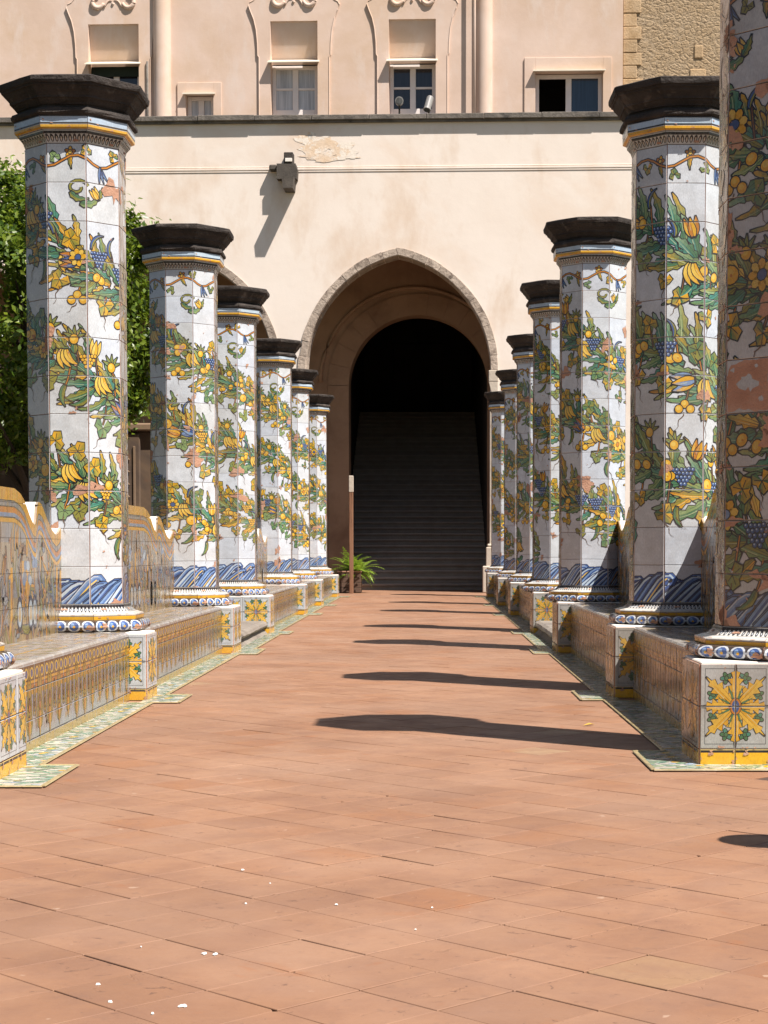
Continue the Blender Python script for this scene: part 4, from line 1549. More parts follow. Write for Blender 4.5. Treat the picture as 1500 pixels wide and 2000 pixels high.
B1 = local_root('arcaded_building', 'cream plastered lower building with the pointed stone archway', 'building')
SPR, HALF, RISE = 3.9, 1.62, 2.0
CX1, CX2 = -.50, -4.32
mb = MB()
ops = [(lambda u, c=c: arch_top(u, c, HALF, SPR, RISE), c, HALF) for c in (CX1, CX2, CX2 - 3.82)]
arch_wall(mb, -16, 9, 8.24, 0, .45, ops)
obj('wall', mb.mesh('wall', CREAM), B1)
# pointed rings of tuff stones
vr = random.Random(2)
for ic, cx in enumerate((CX1, CX2, CX2 - 3.82)):
    m = 11
    P = arch_pts(cx, HALF, SPR, RISE, m * 4)
    tot = len(P) - 1
    step = 4
    for k in range(0, tot, step):
        seg = P[k:k + step + 1]
        if len(seg) < 2:
            continue
        mb = MB()
        th = .135 + vr.uniform(-.012, .012)
        pr = -.018 - vr.uniform(0, .008)
        g_ = .004
        q = len(seg)
        inn_, out_ = [], []
        for i, ((x, z), (nx, nz)) in enumerate(seg):
            tx, tz = nz, -nx
            s_ = g_ if i == 0 else (-g_ if i == q - 1 else 0)
            inn_.append((x + nx * -.002 + tx * s_, z + nz * -.002 + tz * s_))
            out_.append((x + nx * th + tx * s_, z + nz * th + tz * s_))
        ch = .018
        V = []
        for (x, z), (xo, zo) in zip(inn_, out_):
            V += [(x, .44, z), (x, pr + ch, z), (x + (xo - x) * .12, pr, z + (zo - z) * .12), (xo, pr, zo), (xo, .02, zo)]
        F = []
        for i in range(q - 1):
            for e in range(4):
                F.append((i * 5 + e, i * 5 + e + 1, (i + 1) * 5 + e + 1, (i + 1) * 5 + e))
        F += [tuple(range(4, -1, -1)), tuple((q - 1) * 5 + e for e in range(5))]
        mb.add(V, F)
        obj('voussoir', mb.mesh('voussoir', VOUSS), B1)
# impost and pier foot on the near side
IMP = mottled('pale_stone', (.46, .39, .31), (.52, .45, .37), 4, .85, .5, .01, c3=(.33, .26, .2), s3=3)
for cx in (CX1, CX2):
    for s_ in (-1, 1):
        x = cx + s_ * HALF
        mb = MB()
        lo, hi = sorted((x - s_ * .03, x + s_ * .14))
        mb.box(lo, hi, -.035, .40, 3.70, 3.895, b=.01)
        prof = [(x - s_ * .022, 3.70), (x + s_ * .13, 3.70), (x + s_ * .13, 3.40), (x + s_ * .05, 3.46), (x + s_ * .01, 3.56)]
        mb.prism(prof if s_ < 0 else prof[::-1], -.03, .38)
        obj('impost', mb.mesh('impost', IMP), B1)
        mb = MB()
        lo, hi = sorted((x - s_ * .012, x + s_ * .14))
        mb.box(lo, hi, -.02, .40, 0, 3.40, b=.012)
        obj('jamb_stone', mb.mesh('jamb_stone', IMP), B1)
        mb = MB()
        lo, hi = sorted((x - s_ * .07, x + s_ * .15))
        mb.box(lo, hi, -.13, .36, 0, .80, b=.012)
        lo, hi = sorted((x - s_ * .05, x + s_ * .15))
        mb.box(lo, hi, -.10, .36, .80, .86, b=.02)
        lo, hi = sorted((x - s_ * .13, x + s_ * .1))
        mb.box(lo, hi, -.16, .3, 0, .47, b=.015)
        obj('pier_foot', mb.mesh('pier_foot', IMP), B1)
# coping ledge, string course
mb = MB()
cr = random.Random(6)
for k in range(25):
    a = -16 + k
    mb.box(a + .002, a + .998, -.10 + cr.uniform(-.006, .006), .50, 8.235, 8.325 + cr.uniform(-.008, .008), b=.008)
obj('coping', mb.mesh('coping', COPING), B1)
mb = MB()
mb.box(-16, 9, -.055, .001, 8.195, 8.233)
obj('coping_bed', mb.mesh('coping_bed', COPING), B1)
mb = MB()
for (z0, z1, p) in ((7.355, 7.380, .010), (7.39, 7.425, .016), (7.435, 7.45, .008)):
    mb.box(-16, 9, -p, .001, z0, z1, b=.004)
obj('string_course', mb.mesh('string_course', CREAM), B1)
# peeling plaster patches: shallow bare areas, a lost skin of paint
PEEL = mottled('bare_render', (.68, .50, .34), (.74, .61, .49), 4, .95, .5, .012, c3=(.46, .43, .39), s3=5, w3=(.62, .66), c4=(.78, .69, .59), s4=6, w4=(.48, .53))
def patch(cx, cz, rx, rz, seed, y=-.003):
    r = random.Random(seed)
    n = 40
    P = []
    for k in range(n):
        t = 2 * PI * k / n
        q = 1 + .22 * math.sin(3 * t + seed) + .16 * math.sin(7 * t + 2 * seed) + r.uniform(-.13, .13)
        P.append((cx + rx * q * math.cos(t), cz + rz * q * math.sin(t)))
    V = [(cx, y, cz)] + [(a, y, b) for a, b in P]
    return V, [(0, (k + 1) % n + 1, k + 1) for k in range(n)]
for a in ((-1.95, 7.82, .32, .20, 1), (-1.45, 7.72, .25, .13, 4), (-1.7, 7.60, .45, .06, 7)):
    V, F = patch(*a)
    y = -.003 - a[4] * .0004
    obj('peeled_patch', mesh('peeled_patch', [(v[0], y, v[2]) for v in V], F, PEEL), B1)
# dark corbel
mb = MB()
mb.box(-2.475, -2.315, -.20, .02, 7.42, 7.66, b=.01)
obj_c = MB()
obj_c.prism([(-2.60, 7.20), (-2.25, 7.20), (-2.24, 7.36), (-2.27, 7.46), (-2.60, 7.46)], -.22, .02)
obj_c.prism([(-2.47, 7.00), (-2.30, 7.00), (-2.28, 7.199), (-2.49, 7.199)], -.42, .02)
obj_c.box(-2.74, -2.605, -.16, .02, 7.36, 7.46, b=.02)
corb = obj('corbel', obj_c.mesh('corbel', mottled('dark_corbel_stone', (.06, .05, .042), (.10, .085, .07), 8, .85, .7, .01)), B1)
obj('corbel_post', mb.mesh('corbel_post', PIPERNO), corb)
mb = MB()
mb.box(-2.45, -2.33, -.235, -.202, 7.49, 7.55, b=.004)
obj('metal_tie', mb.mesh('metal_tie', LIME), corb)
# portico behind: inner wall with the round arch, ceiling, ends
W1 = 2.35
ICX, IHALF, ISPR = -.25, 1.31, 3.86
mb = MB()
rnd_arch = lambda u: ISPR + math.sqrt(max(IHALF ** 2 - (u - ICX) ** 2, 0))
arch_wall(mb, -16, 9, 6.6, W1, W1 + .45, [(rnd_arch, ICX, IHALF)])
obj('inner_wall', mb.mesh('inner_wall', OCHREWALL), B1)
n = 13
for k in range(n):
    t0, t1 = PI - PI * k / n, PI - PI * (k + 1) / n
    V, F = [], []
    for i in range(5):
        t = t0 + (t1 - t0) * (.006 + .988 * i / 4)
        for rr, yy in ((IHALF - .001, W1 + .3), (IHALF - .001, W1 - .028), (IHALF + .40, W1 - .028), (IHALF + .40, W1 + .01)):
            V.append((ICX + rr * math.cos(t), yy, ISPR + rr * math.sin(t)))
    for i in range(4):
        for e in range(3):
            F.append((i * 4 + e, i * 4 + e + 1, i * 4 + e + 5, i * 4 + e + 4))
    F += [(3, 2, 1, 0), (16, 17, 18, 19)]
    obj('arch_stone', mesh('arch_stone', V, F, OCHREWALL), B1)
mb = MB()
mb.tube([(ICX - .08 + 1.77 * math.cos(t), W1 - .01, ISPR + .06 + 1.77 * math.sin(t)) for t in (PI - PI * k / 30 for k in range(31))], .035, 8)
obj('hood_mould', mb.mesh('hood_mould', OCHREWALL, True), B1)
for s_ in (-1, 1):
    mb = MB()
    x = ICX + s_ * IHALF
    lo, hi = sorted((x - s_ * .001, x + s_ * .40))
    mb.box(lo, hi, W1 - .028, W1 + .3, 0, ISPR - .004, b=.006)
    obj('jamb_pilaster', mb.mesh('jamb_pilaster', OCHREWALL), B1)
mb = MB()
mb.box(-16, 9, .45, 4.2, 6.61, 6.7)
mb.box(-16.1, -16, 0, 4, 0, 7.9)
mb.box(9, 9.1, 0, 4, 0, 7.9)
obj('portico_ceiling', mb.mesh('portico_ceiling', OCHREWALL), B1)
# terrace behind the ledge
mb = MB()
mb.box(-16, 9, .46, 3.0, 8.0, 8.16)
obj('terrace', mb.mesh('terrace', COPING), B1)
# stair passage
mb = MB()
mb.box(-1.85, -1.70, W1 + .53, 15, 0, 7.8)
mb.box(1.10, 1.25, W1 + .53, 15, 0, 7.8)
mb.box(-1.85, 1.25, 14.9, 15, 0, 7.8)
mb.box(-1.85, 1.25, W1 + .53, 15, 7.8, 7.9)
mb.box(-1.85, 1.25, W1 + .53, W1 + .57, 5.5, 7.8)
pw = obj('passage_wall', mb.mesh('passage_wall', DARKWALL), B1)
st = bpy.data.objects.new('staircase', None)
link(st, B1)
NS, RI, GO, W0 = 34, .120, .30, 1.85
for k in range(NS):
    mb = MB()
    mb.box(-1.695, 1.095, W0 + k * GO - .02, W0 + (k + 1) * GO + .02, max(0, (k - 1) * RI), (k + 1) * RI - .042)
    mb.box(-1.695, 1.095, W0 + k * GO - .065, W0 + (k + 1) * GO - .002, (k + 1) * RI - .042, (k + 1) * RI, b=.008)
    obj('step', mb.mesh('step', STAIR), st)
mb = MB()
mb.box(-1.695, 1.095, W0 + NS * GO, 14.9, NS * RI - .5, NS * RI)
obj('landing', mb.mesh('landing', STAIR), st)
RAIL = mottled('dark_iron', (.03, .025, .022), (.05, .04, .03), 9, .5, .2, .004)
mb = MB()
mb.box(-.95, .35, 14.84, 14.9, 4.0, 6.1, b=.02)
door = obj('upper_door', mb.mesh('upper_door', DARKWALL), B1)
# the stair runs on along the path, not square to the facade
piv = Vector((-.25, 1.85, 0))
for o in (st, pw, door):
    o.rotation_euler = (0, 0, AB)
    o.location = piv - Matrix.Rotation(AB, 3, 'Z') @ piv

# ------------------------------------------------------------------ upper building
B2 = local_root('upper_building', 'pink plastered upper building with curved stucco window surrounds', 'building')
WU = 3.0
CANOPY = mottled('cream_canopy', (.74, .66, .52), (.80, .73, .60), 4, .8, .2, .004)
WFRAME = mottled('pale_window_paint', (.74, .66, .62), (.80, .72, .68), 6, .55, .1, .002)
def glass(name, c, rough=.06):
    m, nt, bs = nodes(name)
    v = wcoords(nt, (26, 26, 1.2))
    n = noise(nt, v, 1.0, 3)
    nt.links.new(ramp(nt, n, [(.35, tuple(x * .75 for x in c)), (.65, tuple(min(1, x * 1.15) for x in c))]), bs.inputs['Base Color'])
    bs.inputs['Roughness'].default_value = rough
    bs.inputs['Specular IOR Level'].default_value = .6
    return m
G_WHITE = glass('curtained_glass', (.50, .49, .49), .12)
G_DARK = glass('dark_glass', (.022, .022, .028))
G_BLUE = glass('blue_glass', (.02, .035, .06))
BLIND = mottled('dark_green_blind', (.012, .022, .016), (.02, .03, .022), 8, .8, .3, .004)

holes = [(-6.61, -5.64, 8.45, 10.82), (-3.10, -2.20, 8.45, 10.84), (-.83, .06, 8.45, 10.85), (-4.74, -4.21, 8.45, 9.50), (1.96, 3.24, 8.45, 9.85)]
def holed_wall(mb, x0, x1, z0, z1, y, y2, H):
    xs = sorted({x0, x1, *[h[0] for h in H], *[h[1] for h in H]})
    zs = sorted({z0, z1, *[h[2] for h in H], *[h[3] for h in H]})
    for a, b in zip(xs, xs[1:]):
        for c, d in zip(zs, zs[1:]):
            mx, mz = (a + b) / 2, (c + d) / 2
            if any(h[0] < mx < h[1] and h[2] < mz < h[3] for h in H):
                continue
            mb.add([(a, y, c), (b, y, c), (b, y, d), (a, y, d)], [(0, 1, 2, 3)])
    for a, b, c, d in H:
        mb.add([(a, y, c), (a, y2, c), (a, y2, d), (a, y, d)], [(0, 1, 2, 3)])
        mb.add([(b, y, c), (b, y2, c), (b, y2, d), (b, y, d)], [(3, 2, 1, 0)])
        mb.add([(a, y, d), (a, y2, d), (b, y2, d), (b, y, d)], [(0, 1, 2, 3)])
        mb.add([(a, y, c), (b, y, c), (b, y2, c), (a, y2, c)], [(0, 1, 2, 3)])
mb = MB()
holed_wall(mb, -16, 3.62, 7.9, 14.5, WU, WU + .42, holes)
mb.add([(3.62, WU, 7.9), (3.62, WU + 6, 7.9), (3.62, WU + 6, 14.5), (3.62, WU, 14.5)], [(0, 1, 2, 3)])
mb.add([(-16, WU, 14.5), (3.62, WU, 14.5), (3.62, WU + 6, 14.5), (-16, WU + 6, 14.5)], [(0, 1, 2, 3)])
obj('wall', mb.mesh('wall', PINK), B2)
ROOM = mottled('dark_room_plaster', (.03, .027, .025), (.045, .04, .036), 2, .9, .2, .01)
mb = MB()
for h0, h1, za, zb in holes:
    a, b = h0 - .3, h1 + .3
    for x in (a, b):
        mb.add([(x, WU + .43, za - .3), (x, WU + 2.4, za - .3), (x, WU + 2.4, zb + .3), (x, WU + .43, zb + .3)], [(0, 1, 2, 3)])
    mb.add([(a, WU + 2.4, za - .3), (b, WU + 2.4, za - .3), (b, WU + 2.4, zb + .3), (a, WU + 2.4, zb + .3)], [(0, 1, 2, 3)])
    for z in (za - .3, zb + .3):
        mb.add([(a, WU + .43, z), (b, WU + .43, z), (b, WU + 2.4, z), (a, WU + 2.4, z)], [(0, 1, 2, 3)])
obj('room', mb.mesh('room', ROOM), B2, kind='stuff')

def window(a, b, z0, z1, dep, gl, bars, rail=None, lab=None, open_left=False):
    f = MB()
    y = WU + dep
    t = .075
    f.box(a + .002, a + t, y - .03, y + .05, z0, z1, b=.006)
    f.box(b - t, b - .002, y - .03, y + .05, z0, z1, b=.006)
    f.box(a + t - .002, b - t + .002, y - .027, y + .047, z1 - t, z1 - .002, b=.006)
    m = (a + b) / 2
    f.box(m - .055, m + .055, y - .024, y + .044, z0, z1 - t - .001, b=.006)
    root = obj('window', f.mesh('window', WFRAME), B2)
    if lab:
        root['label'] = lab
    halves = ((a + t, m - .055), (m + .055, b - t))
    for i, (p, q) in enumerate(halves):
        mb = MB()
        mb.box(p - .001, q + .001, y + .012, y + .018, z0, z1 - t)
        if open_left and i == 0:
            continue      # the leaf stands open on a dark room
        obj('pane', mb.mesh('pane', gl), root)
        if bars:
            mb = MB()
            for z in bars:
                mb.box(p, q, y - .012, y + .030, z - .02, z + .02, b=.004)
            obj('glazing_bar', mb.mesh('glazing_bar', WFRAME), root)
    if rail:
        mb = MB()
        mb.box(a + t, b - t, y - .026, y + .03, rail - .055, rail + .055, b=.006)
        obj('rail', mb.mesh('rail', WFRAME), root)
    return root

def canopy(a, b, z0, z1, out=.16, nm='canopy'):
    mb = MB()
    V = [(a, WU - out, z0), (b, WU - out, z0), (b - .04, WU + .16, z1), (a + .04, WU + .16, z1)]
    V += [(x, y, z - .022) for x, y, z in V]
    mb.add(V, [(0, 1, 2, 3), (7, 6, 5, 4), (4, 5, 1, 0), (5, 6, 2, 1), (7, 4, 0, 3)])
    obj(nm, mb.mesh(nm, CANOPY), B2)

def niche(a, b, z0, z1, dep):
    """sloped panel that leans back from the top of the niche to the window head"""
    mb = MB()
    mb.add([(a + .002, WU + dep, z0), (b - .002, WU + dep, z0), (b - .002, WU + .015, z1 - .002), (a + .002, WU + .015, z1 - .002)], [(0, 1, 2, 3)])
    obj('niche_slope', mb.mesh('niche_slope', PINK), B2)

def surround(cx, hw, htop, tall=True):
    """stucco panel round the window, wavy outer edge, 5 cm proud"""
    p = WU - .03
    y1 = WU + .003
    for s_ in (-1, 1):
        out = [(hw + .235, 8.0), (hw + .235, 10.16), (hw + .26, 10.20), (hw + .265, 10.42), (hw + .29, 10.68), (hw + .335, 10.88), (hw + .40, 11.04), (hw + .435, 11.14),
               (hw + .40, 11.20), (hw + .34, 11.23), (hw + .25, 11.33), (hw + .16, 11.50), (hw + .1, 11.75)]
        V = []
        for d, z in out:
            inn_ = hw + .004 if z < htop else 0
            V.append((d, z))
        # strip pieces so that the window stays open
        mb = MB()
        zs = [z for d, z in out]
        def dd(z):
            for (d0, z0), (d1, z1) in zip(out, out[1:]):
                if z0 <= z <= z1:
                    return d0 + (d1 - d0) * (z - z0) / max(z1 - z0, 1e-6)
            return out[-1][0]
        Z = sorted({*zs, htop})
        for za, zb in zip(Z, Z[1:]):
            ia = hw + .002 if (za + zb) / 2 < htop else 0
            a0, b0 = dd(za + 1e-6), dd(zb - 1e-6)
            q = [(cx + s_ * ia, p, za), (cx + s_ * a0, p, za), (cx + s_ * b0, p, zb), (cx + s_ * ia, p, zb)]
            q2 = [(x, y1, z) for x, y, z in q]
            f = [(0, 1, 2, 3)] if s_ > 0 else [(3, 2, 1, 0)]
            mb.add(q, f)
            mb.add([q[1], q2[1], q2[2], q[2]], [(0, 1, 2, 3)])
            if ia > 0:
                mb.add([q[0], q[3], q2[3], q2[0]], [(0, 1, 2, 3)])
            elif za == htop:
                mb.add([q[0], q[1] if False else (cx + s_ * hw, p, za), (cx + s_ * hw, y1, za), q2[0]], [(0, 1, 2, 3)])
        mb.tube([(cx + s_ * (d - .012), p + .002, z) for d, z in out], .013, 6)
        obj('stucco_surround', mb.mesh('stucco_surround', PINK), B2)
        # volute above the window
        mb = MB()
        pts = []
        for k in range(22):
            t = k / 21
            a = -PI * .95 + t * PI * 1.55
            rr = .115 * (1 - .25 * t)
            pts.append((cx + s_ * (.30 + rr * math.cos(a)), p - .01, 11.23 + rr * math.sin(a)))
        rad = [.012 + .034 * math.sin(PI * (.15 + .8 * k / 21)) for k in range(22)]
        mb.tube(pts, rad, 7)
        obj('volute', mb.mesh('volute', PINK, True), B2)
        mb = MB()
        mb.tube([(cx + s_ * (.17 - .15 * k / 8), p - .008, 11.14 + .05 * math.sin(k / 8 * PI) + .12 * (k / 8)) for k in range(9)], [.022 - .0015 * k for k in range(9)], 6)
        obj('volute_stem', mb.mesh('volute_stem', PINK, True), B2)
    mb = MB()
    mb.tube([(cx, p - .005, 11.215 - .03 * k) for k in range(3)], [.03, .022, .006], 7)
    obj('stucco_drop', mb.mesh('stucco_drop', PINK, True), B2)

for (cx, hw, htop, gl, lab, blind) in ((-6.125, .485, 10.82, G_DARK, 'window with a dark green blind under its canopy', True), (-2.65, .45, 10.84, G_WHITE, 'window with pale curtained panes', False), (-.385, .445, 10.85, G_DARK, 'window with dark panes behind the floodlights', False)):
    surround(cx, hw, htop)
    niche(cx - hw, cx + hw, 10.08, htop, .22)
    canopy(cx - hw - .05, cx + hw + .05, 10.05, 10.16, .17)
    window(cx - hw, cx + hw, 8.5, 10.06, .24, gl, [9.62], 9.17, lab)
    if blind:
        mb = MB()
        mb.box(cx - hw + .01, cx + hw - .01, WU + .16, WU + .19, 9.88, 10.06, b=.006)
        obj('blind', mb.mesh('blind', BLIND), B2)
# small window and its flat surround
def flat_surround(a, b, z1, h0, h1):
    mb = MB()
    p = WU - .03
    mb.box(a, h0 - .002, p, WU + .003, 7.95, z1, b=.004)
    mb.box(h1 + .002, b, p, WU + .003, 7.95, z1, b=.004)
    mb.box(h0 - .0015, h1 + .0015, p + .001, WU + .003, holes_top + .002, z1 - .001, b=.004)
    obj('flat_surround', mb.mesh('flat_surround', PINK), B2)
holes_top = 9.50
flat_surround(-4.90, -4.05, 9.70, -4.74, -4.21)
canopy(-4.79, -4.16, 9.485, 9.525, .12)
window(-4.74, -4.21, 8.5, 9.49, .22, G_WHITE, [], None, 'narrow window beside the round pilaster')
holes_top = 9.85
flat_surround(1.75, 3.41, 10.10, 1.96, 3.24)
canopy(1.91, 3.29, 9.845, 9.895, .14)
window(1.96, 3.24, 8.5, 9.84, .22, G_BLUE, [], None, 'wide window with one leaf open and dark', True)
# half round pilasters and a thin pipe
for (u, r_) in ((-5.19, .17), (.99, .155)):
    V, F = [], []
    n = 12
    for z in (7.95, 14.5):
        for k in range(n + 1):
            t = PI * k / n
            V.append((u - r_ * math.cos(t), WU - (r_ * .95) * math.sin(t), z))
    for k in range(n):
        F.append((k, k + 1, n + 2 + k, n + 1 + k))
    obj('round_pilaster', mesh('round_pilaster', V, F, PINK, smooth=True), B2)
mb = MB()
mb.tube([(.80, WU - .16, 7.95), (.80, WU - .16, 14.4)], .028, 8)
obj('downpipe', mb.mesh('downpipe', PINK, True), B2)
mb = MB()
mb.tube([(-5.47, WU - .05, 7.95), (-5.47, WU - .05, 10.1)], .022, 8)
obj('downpipe', mb.mesh('downpipe', COPING, True), B2)

# tufa building
B3 = local_root('tufa_building', 'rough ochre tufa stone wall beside the pink building', 'building')
RUBBLE = None
def rubble():
    m, nt, bs = nodes('tufa_rubble')
    v = wcoords(nt, (1, 1, 1.25))
    vo = N(nt, 'ShaderNodeTexVoronoi', feature='DISTANCE_TO_EDGE')
    vo.inputs['Scale'].default_value = 8.5
    nd = noise(nt, v, 6, 4)
    ad = N(nt, 'ShaderNodeVectorMath', operation='ADD')
    nt.links.new(v, ad.inputs[0])
    sc_ = N(nt, 'ShaderNodeVectorMath', operation='SCALE')
    sc_.inputs['Scale'].default_value = .12
    cmb = N(nt, 'ShaderNodeCombineXYZ')
    nt.links.new(nd, cmb.inputs[0]); nt.links.new(nd, cmb.inputs[2])
    nt.links.new(cmb.outputs[0], sc_.inputs[0])
    nt.links.new(sc_.outputs[0], ad.inputs[1])
    nt.links.new(ad.outputs[0], vo.inputs['Vector'])
    n1 = noise(nt, v, 3, 7)
    n2 = noise(nt, v, 22, 6, .7)
    c = mixc(nt, n1, (.38, .25, .125), (.46, .35, .23))
    c = mixc(nt, ramp(nt, vo.outputs[0], [(.0, .35), (.06, 0.0)]), c, (.44, .36, .27))
    c = mixc(nt, ramp(nt, n2, [(.54, 0.0), (.62, .8)]), c, (.13, .085, .045))
    nt.links.new(c, bs.inputs['Base Color'])
    bs.inputs['Roughness'].default_value = .95
    h = math2(nt, 'ADD', math2(nt, 'MULTIPLY', ramp(nt, vo.outputs[0], [(0, 0.0), (.2, 1.0)]), .25), n2)
    bump(nt, bs, h, 1.0, .05)
    return m
RUBBLE = rubble()
TUFA = mottled('tufa_block', (.43, .295, .165), (.48, .345, .21), 4, .95, .8, .02, c3=(.34, .22, .11), s3=5, w3=(.5, .72), vary=.2, bscale=25)
mb = MB()
mb.box(3.625, 14, WU + .14, WU + 6, 7.9, 14.5)
obj('wall', mb.mesh('wall', RUBBLE), B3)
z = 8.0
tr = random.Random(9)
k = 0
while z < 12.2:
    h = .245 + tr.uniform(-.008, .008)
    w = (.27 if k % 2 else .36) + tr.uniform(-.03, .03)
    mb = MB()
    mb.box(3.63, 3.63 + w, WU + .105 + tr.uniform(0, .012), WU + .3, z + .005, z + h - .005, b=.01)
    obj('block', mb.mesh('block', TUFA), B3)
    z += h
    k += 1
for (u, zz, w, h) in ((4.98, 10.1, .17, .24), (4.9, 9.7, .3, .2)):
    mb = MB()
    mb.box(u, u + w, WU + .118, WU + .3, zz, zz + h, b=.014)
    obj('block', mb.mesh('block', TUFA), B3)

# floodlights on the ledge
GREYM = mottled('grey_lamp_metal', (.20, .19, .18), (.26, .25, .23), 9, .45, .15, .003, spec=.5)
LENS = glass('lamp_lens', (.10, .10, .10), .15)
def floodlight(u, z, aim, label, big):
    root = thing('floodlight', label, 'floodlight', (0, 31, 0), -AB, 'floodlights on the ledge')
    mb = MB()
    c = Vector((u, .02, z))
    d = Vector(aim).normalized()
    L = .26 if big else .20
    r_ = .062 if big else .068
    mb.tube([c - d * L / 2, c - d * (L / 2 - .02), c + d * (L / 2 - .015), c + d * (L / 2 + .02)], [r_ * .8, r_, r_, r_ * 1.08], 16)
    obj('housing', mb.mesh('housing', GREYM), root)
    mb = MB()
    mb.tube([c + d * (L / 2 + .021), c + d * (L / 2 + .026)], [r_ * .85, r_ * .8], 16)
    obj('lens', mb.mesh('lens', LENS), root)
    mb = MB()
    mb.tube([c - Vector((0, 0, r_ * .5)), (u, .03, z - .12), (u, .05, 8.335)], .018, 6)
    mb.box(u - .06, u + .06, .0, .12, 8.325, 8.345)
    obj('bracket', mb.mesh('bracket', RAIL), root)
    return root
floodlight(-.475, 8.56, (.05, -1, -.12), 'round floodlight on the ledge, its face turned to the court', False)
floodlight(.04, 8.53, (-.22, -.45, -.95), 'cylindrical floodlight on the ledge, tilted down', True)

# ------------------------------------------------------------------ post, planter, fern
WOOD = mottled('brown_wood', (.20, .095, .05), (.27, .14, .08), 3, .7, .5, .006, c3=(.12, .055, .03), s3=5, stretch=(6, 6, .6))
WOODD = mottled('dark_planter_wood', (.085, .05, .032), (.13, .08, .055), 4, .8, .5, .006, stretch=(.6, 6, 6))
post = thing('sign_post', 'slim brown wooden post with a pale plate, beside the planter', 'sign post', (-1.30, 30.36, 0))
mb = MB()
mb.box(-.035, .035, -.04, .04, 0, 1.76, b=.006)
obj('post', mb.mesh('post', WOOD), post)
mb = MB()
mb.box(-.040, .040, -.045, .05, 1.745, 2.03, b=.008)
obj('plate', mb.mesh('plate', IMP), post)

plt = thing('planter', 'square dark wooden planter box in front of the arch', 'planter', (-1.345, 30.78, 0))
for k in range(4):
    mb = MB()
    z = .012 + k * .088
    mb.box(-.205, .205, -.205, -.18, z, z + .082, b=.004)
    mb.box(-.205, .205, .18, .205, z, z + .082, b=.004)
    mb.box(-.205, -.18, -.179, .179, z, z + .082, b=.004)
    mb.box(.18, .205, -.179, .179, z, z + .082, b=.004)
    obj('plank', mb.mesh('plank', WOODD), plt)
mb = MB()
mb.box(-.175, .175, -.175, .175, .0, .33)
obj('soil', mb.mesh('soil', EARTH), plt)
mb = MB()
for a in ((-.215, .215, -.215, -.17), (-.215, .215, .17, .215), (-.215, -.17, -.169, .169), (.17, .215, -.169, .169)):
    mb.box(*a, .362, .384, b=.004)
obj('rim', mb.mesh('rim', CHIP), plt)

def leafmat(name, c1, c2, trans=.25):
    m, nt, bs = nodes(name)
    k = rnd(nt)
    c = ramp(nt, k, [(0, c1), (.6, lerp(c1, c2, .5)), (1, c2)])
    nt.links.new(c, bs.inputs['Base Color'])
    bs.inputs['Roughness'].default_value = .38
    tr_ = N(nt, 'ShaderNodeBsdfTranslucent')
    nt.links.new(mixc(nt, .6, c, (.30, .42, .03)), tr_.inputs[0])
    mx = N(nt, 'ShaderNodeMixShader')
    mx.inputs[0].default_value = trans
    nt.links.new(bs.outputs[0], mx.inputs[1])
    nt.links.new(tr_.outputs[0], mx.inputs[2])
    nt.links.new(mx.outputs[0], nt.nodes['Material Output'].inputs[0])
    return m
FERN = leafmat('fern_leaf', (.14, .24, .025), (.28, .40, .05), .35)
fern = thing('fern', 'bright green fern with arching fronds growing in the planter', 'plant', (-1.29, 30.78, .33))
fr = random.Random(31)
V, F = [], []
stems = MB()
for q in range(74):
    az = fr.uniform(0, 2 * PI)
    L = fr.uniform(.28, .56)
    up = fr.uniform(.35, 1.35)
    p = Vector((fr.uniform(-.12, .12), fr.uniform(-.12, .12), 0))
    d = Vector((math.cos(az) * math.cos(up), math.sin(az) * math.cos(up), math.sin(up)))
    n = 12
    droop = fr.uniform(.07, .16)
    pts = [p.copy()]
    for k in range(n):
        d = (d + Vector((0, 0, -droop))).normalized()
        p = p + d * L / n
        pts.append(p.copy())
        sd_ = d.cross(Vector((0, 0, 1))).normalized()
        w = .068 * math.sin(PI * min(1, (k + 1.5) / (n + 1))) + .008
        for s_ in (-1, 1):
            b = len(V)
            tip = p + sd_ * s_ * w + d * .025 + Vector((0, 0, -.008))
            V += [tuple(p - d * .009), tuple(p + d * .013), tuple(tip), tuple(p + sd_ * s_ * w * .55 - d * .008)]
            F.append((b, b + 1, b + 2, b + 3))
    stems.tube(pts, [.004] * 6 + [.0025] * (n - 5), 3, cap=False)
obj('frond', mesh('frond', V, F, FERN), fern, kind='stuff')
obj('stem', stems.mesh('stem', FERN), fern, kind='stuff')

# fallen leaf on the path
V = [(0, 0, .003), (.035, .012, .012), (.06, 0, .006), (.035, -.016, .010), (.018, 0, .004)]
thing('fallen_leaf', 'small curled yellow leaf lying on the path beside a pillar shadow', 'leaf', (.68, 7.60, 0), .4,
      me=mesh('fallen_leaf', V, [(0, 4, 1), (4, 2, 1), (0, 3, 4), (4, 3, 2)], mottled('dry_yellow_leaf', (.5, .33, .05), (.4, .22, .04), 30, .6, .1, .001)))

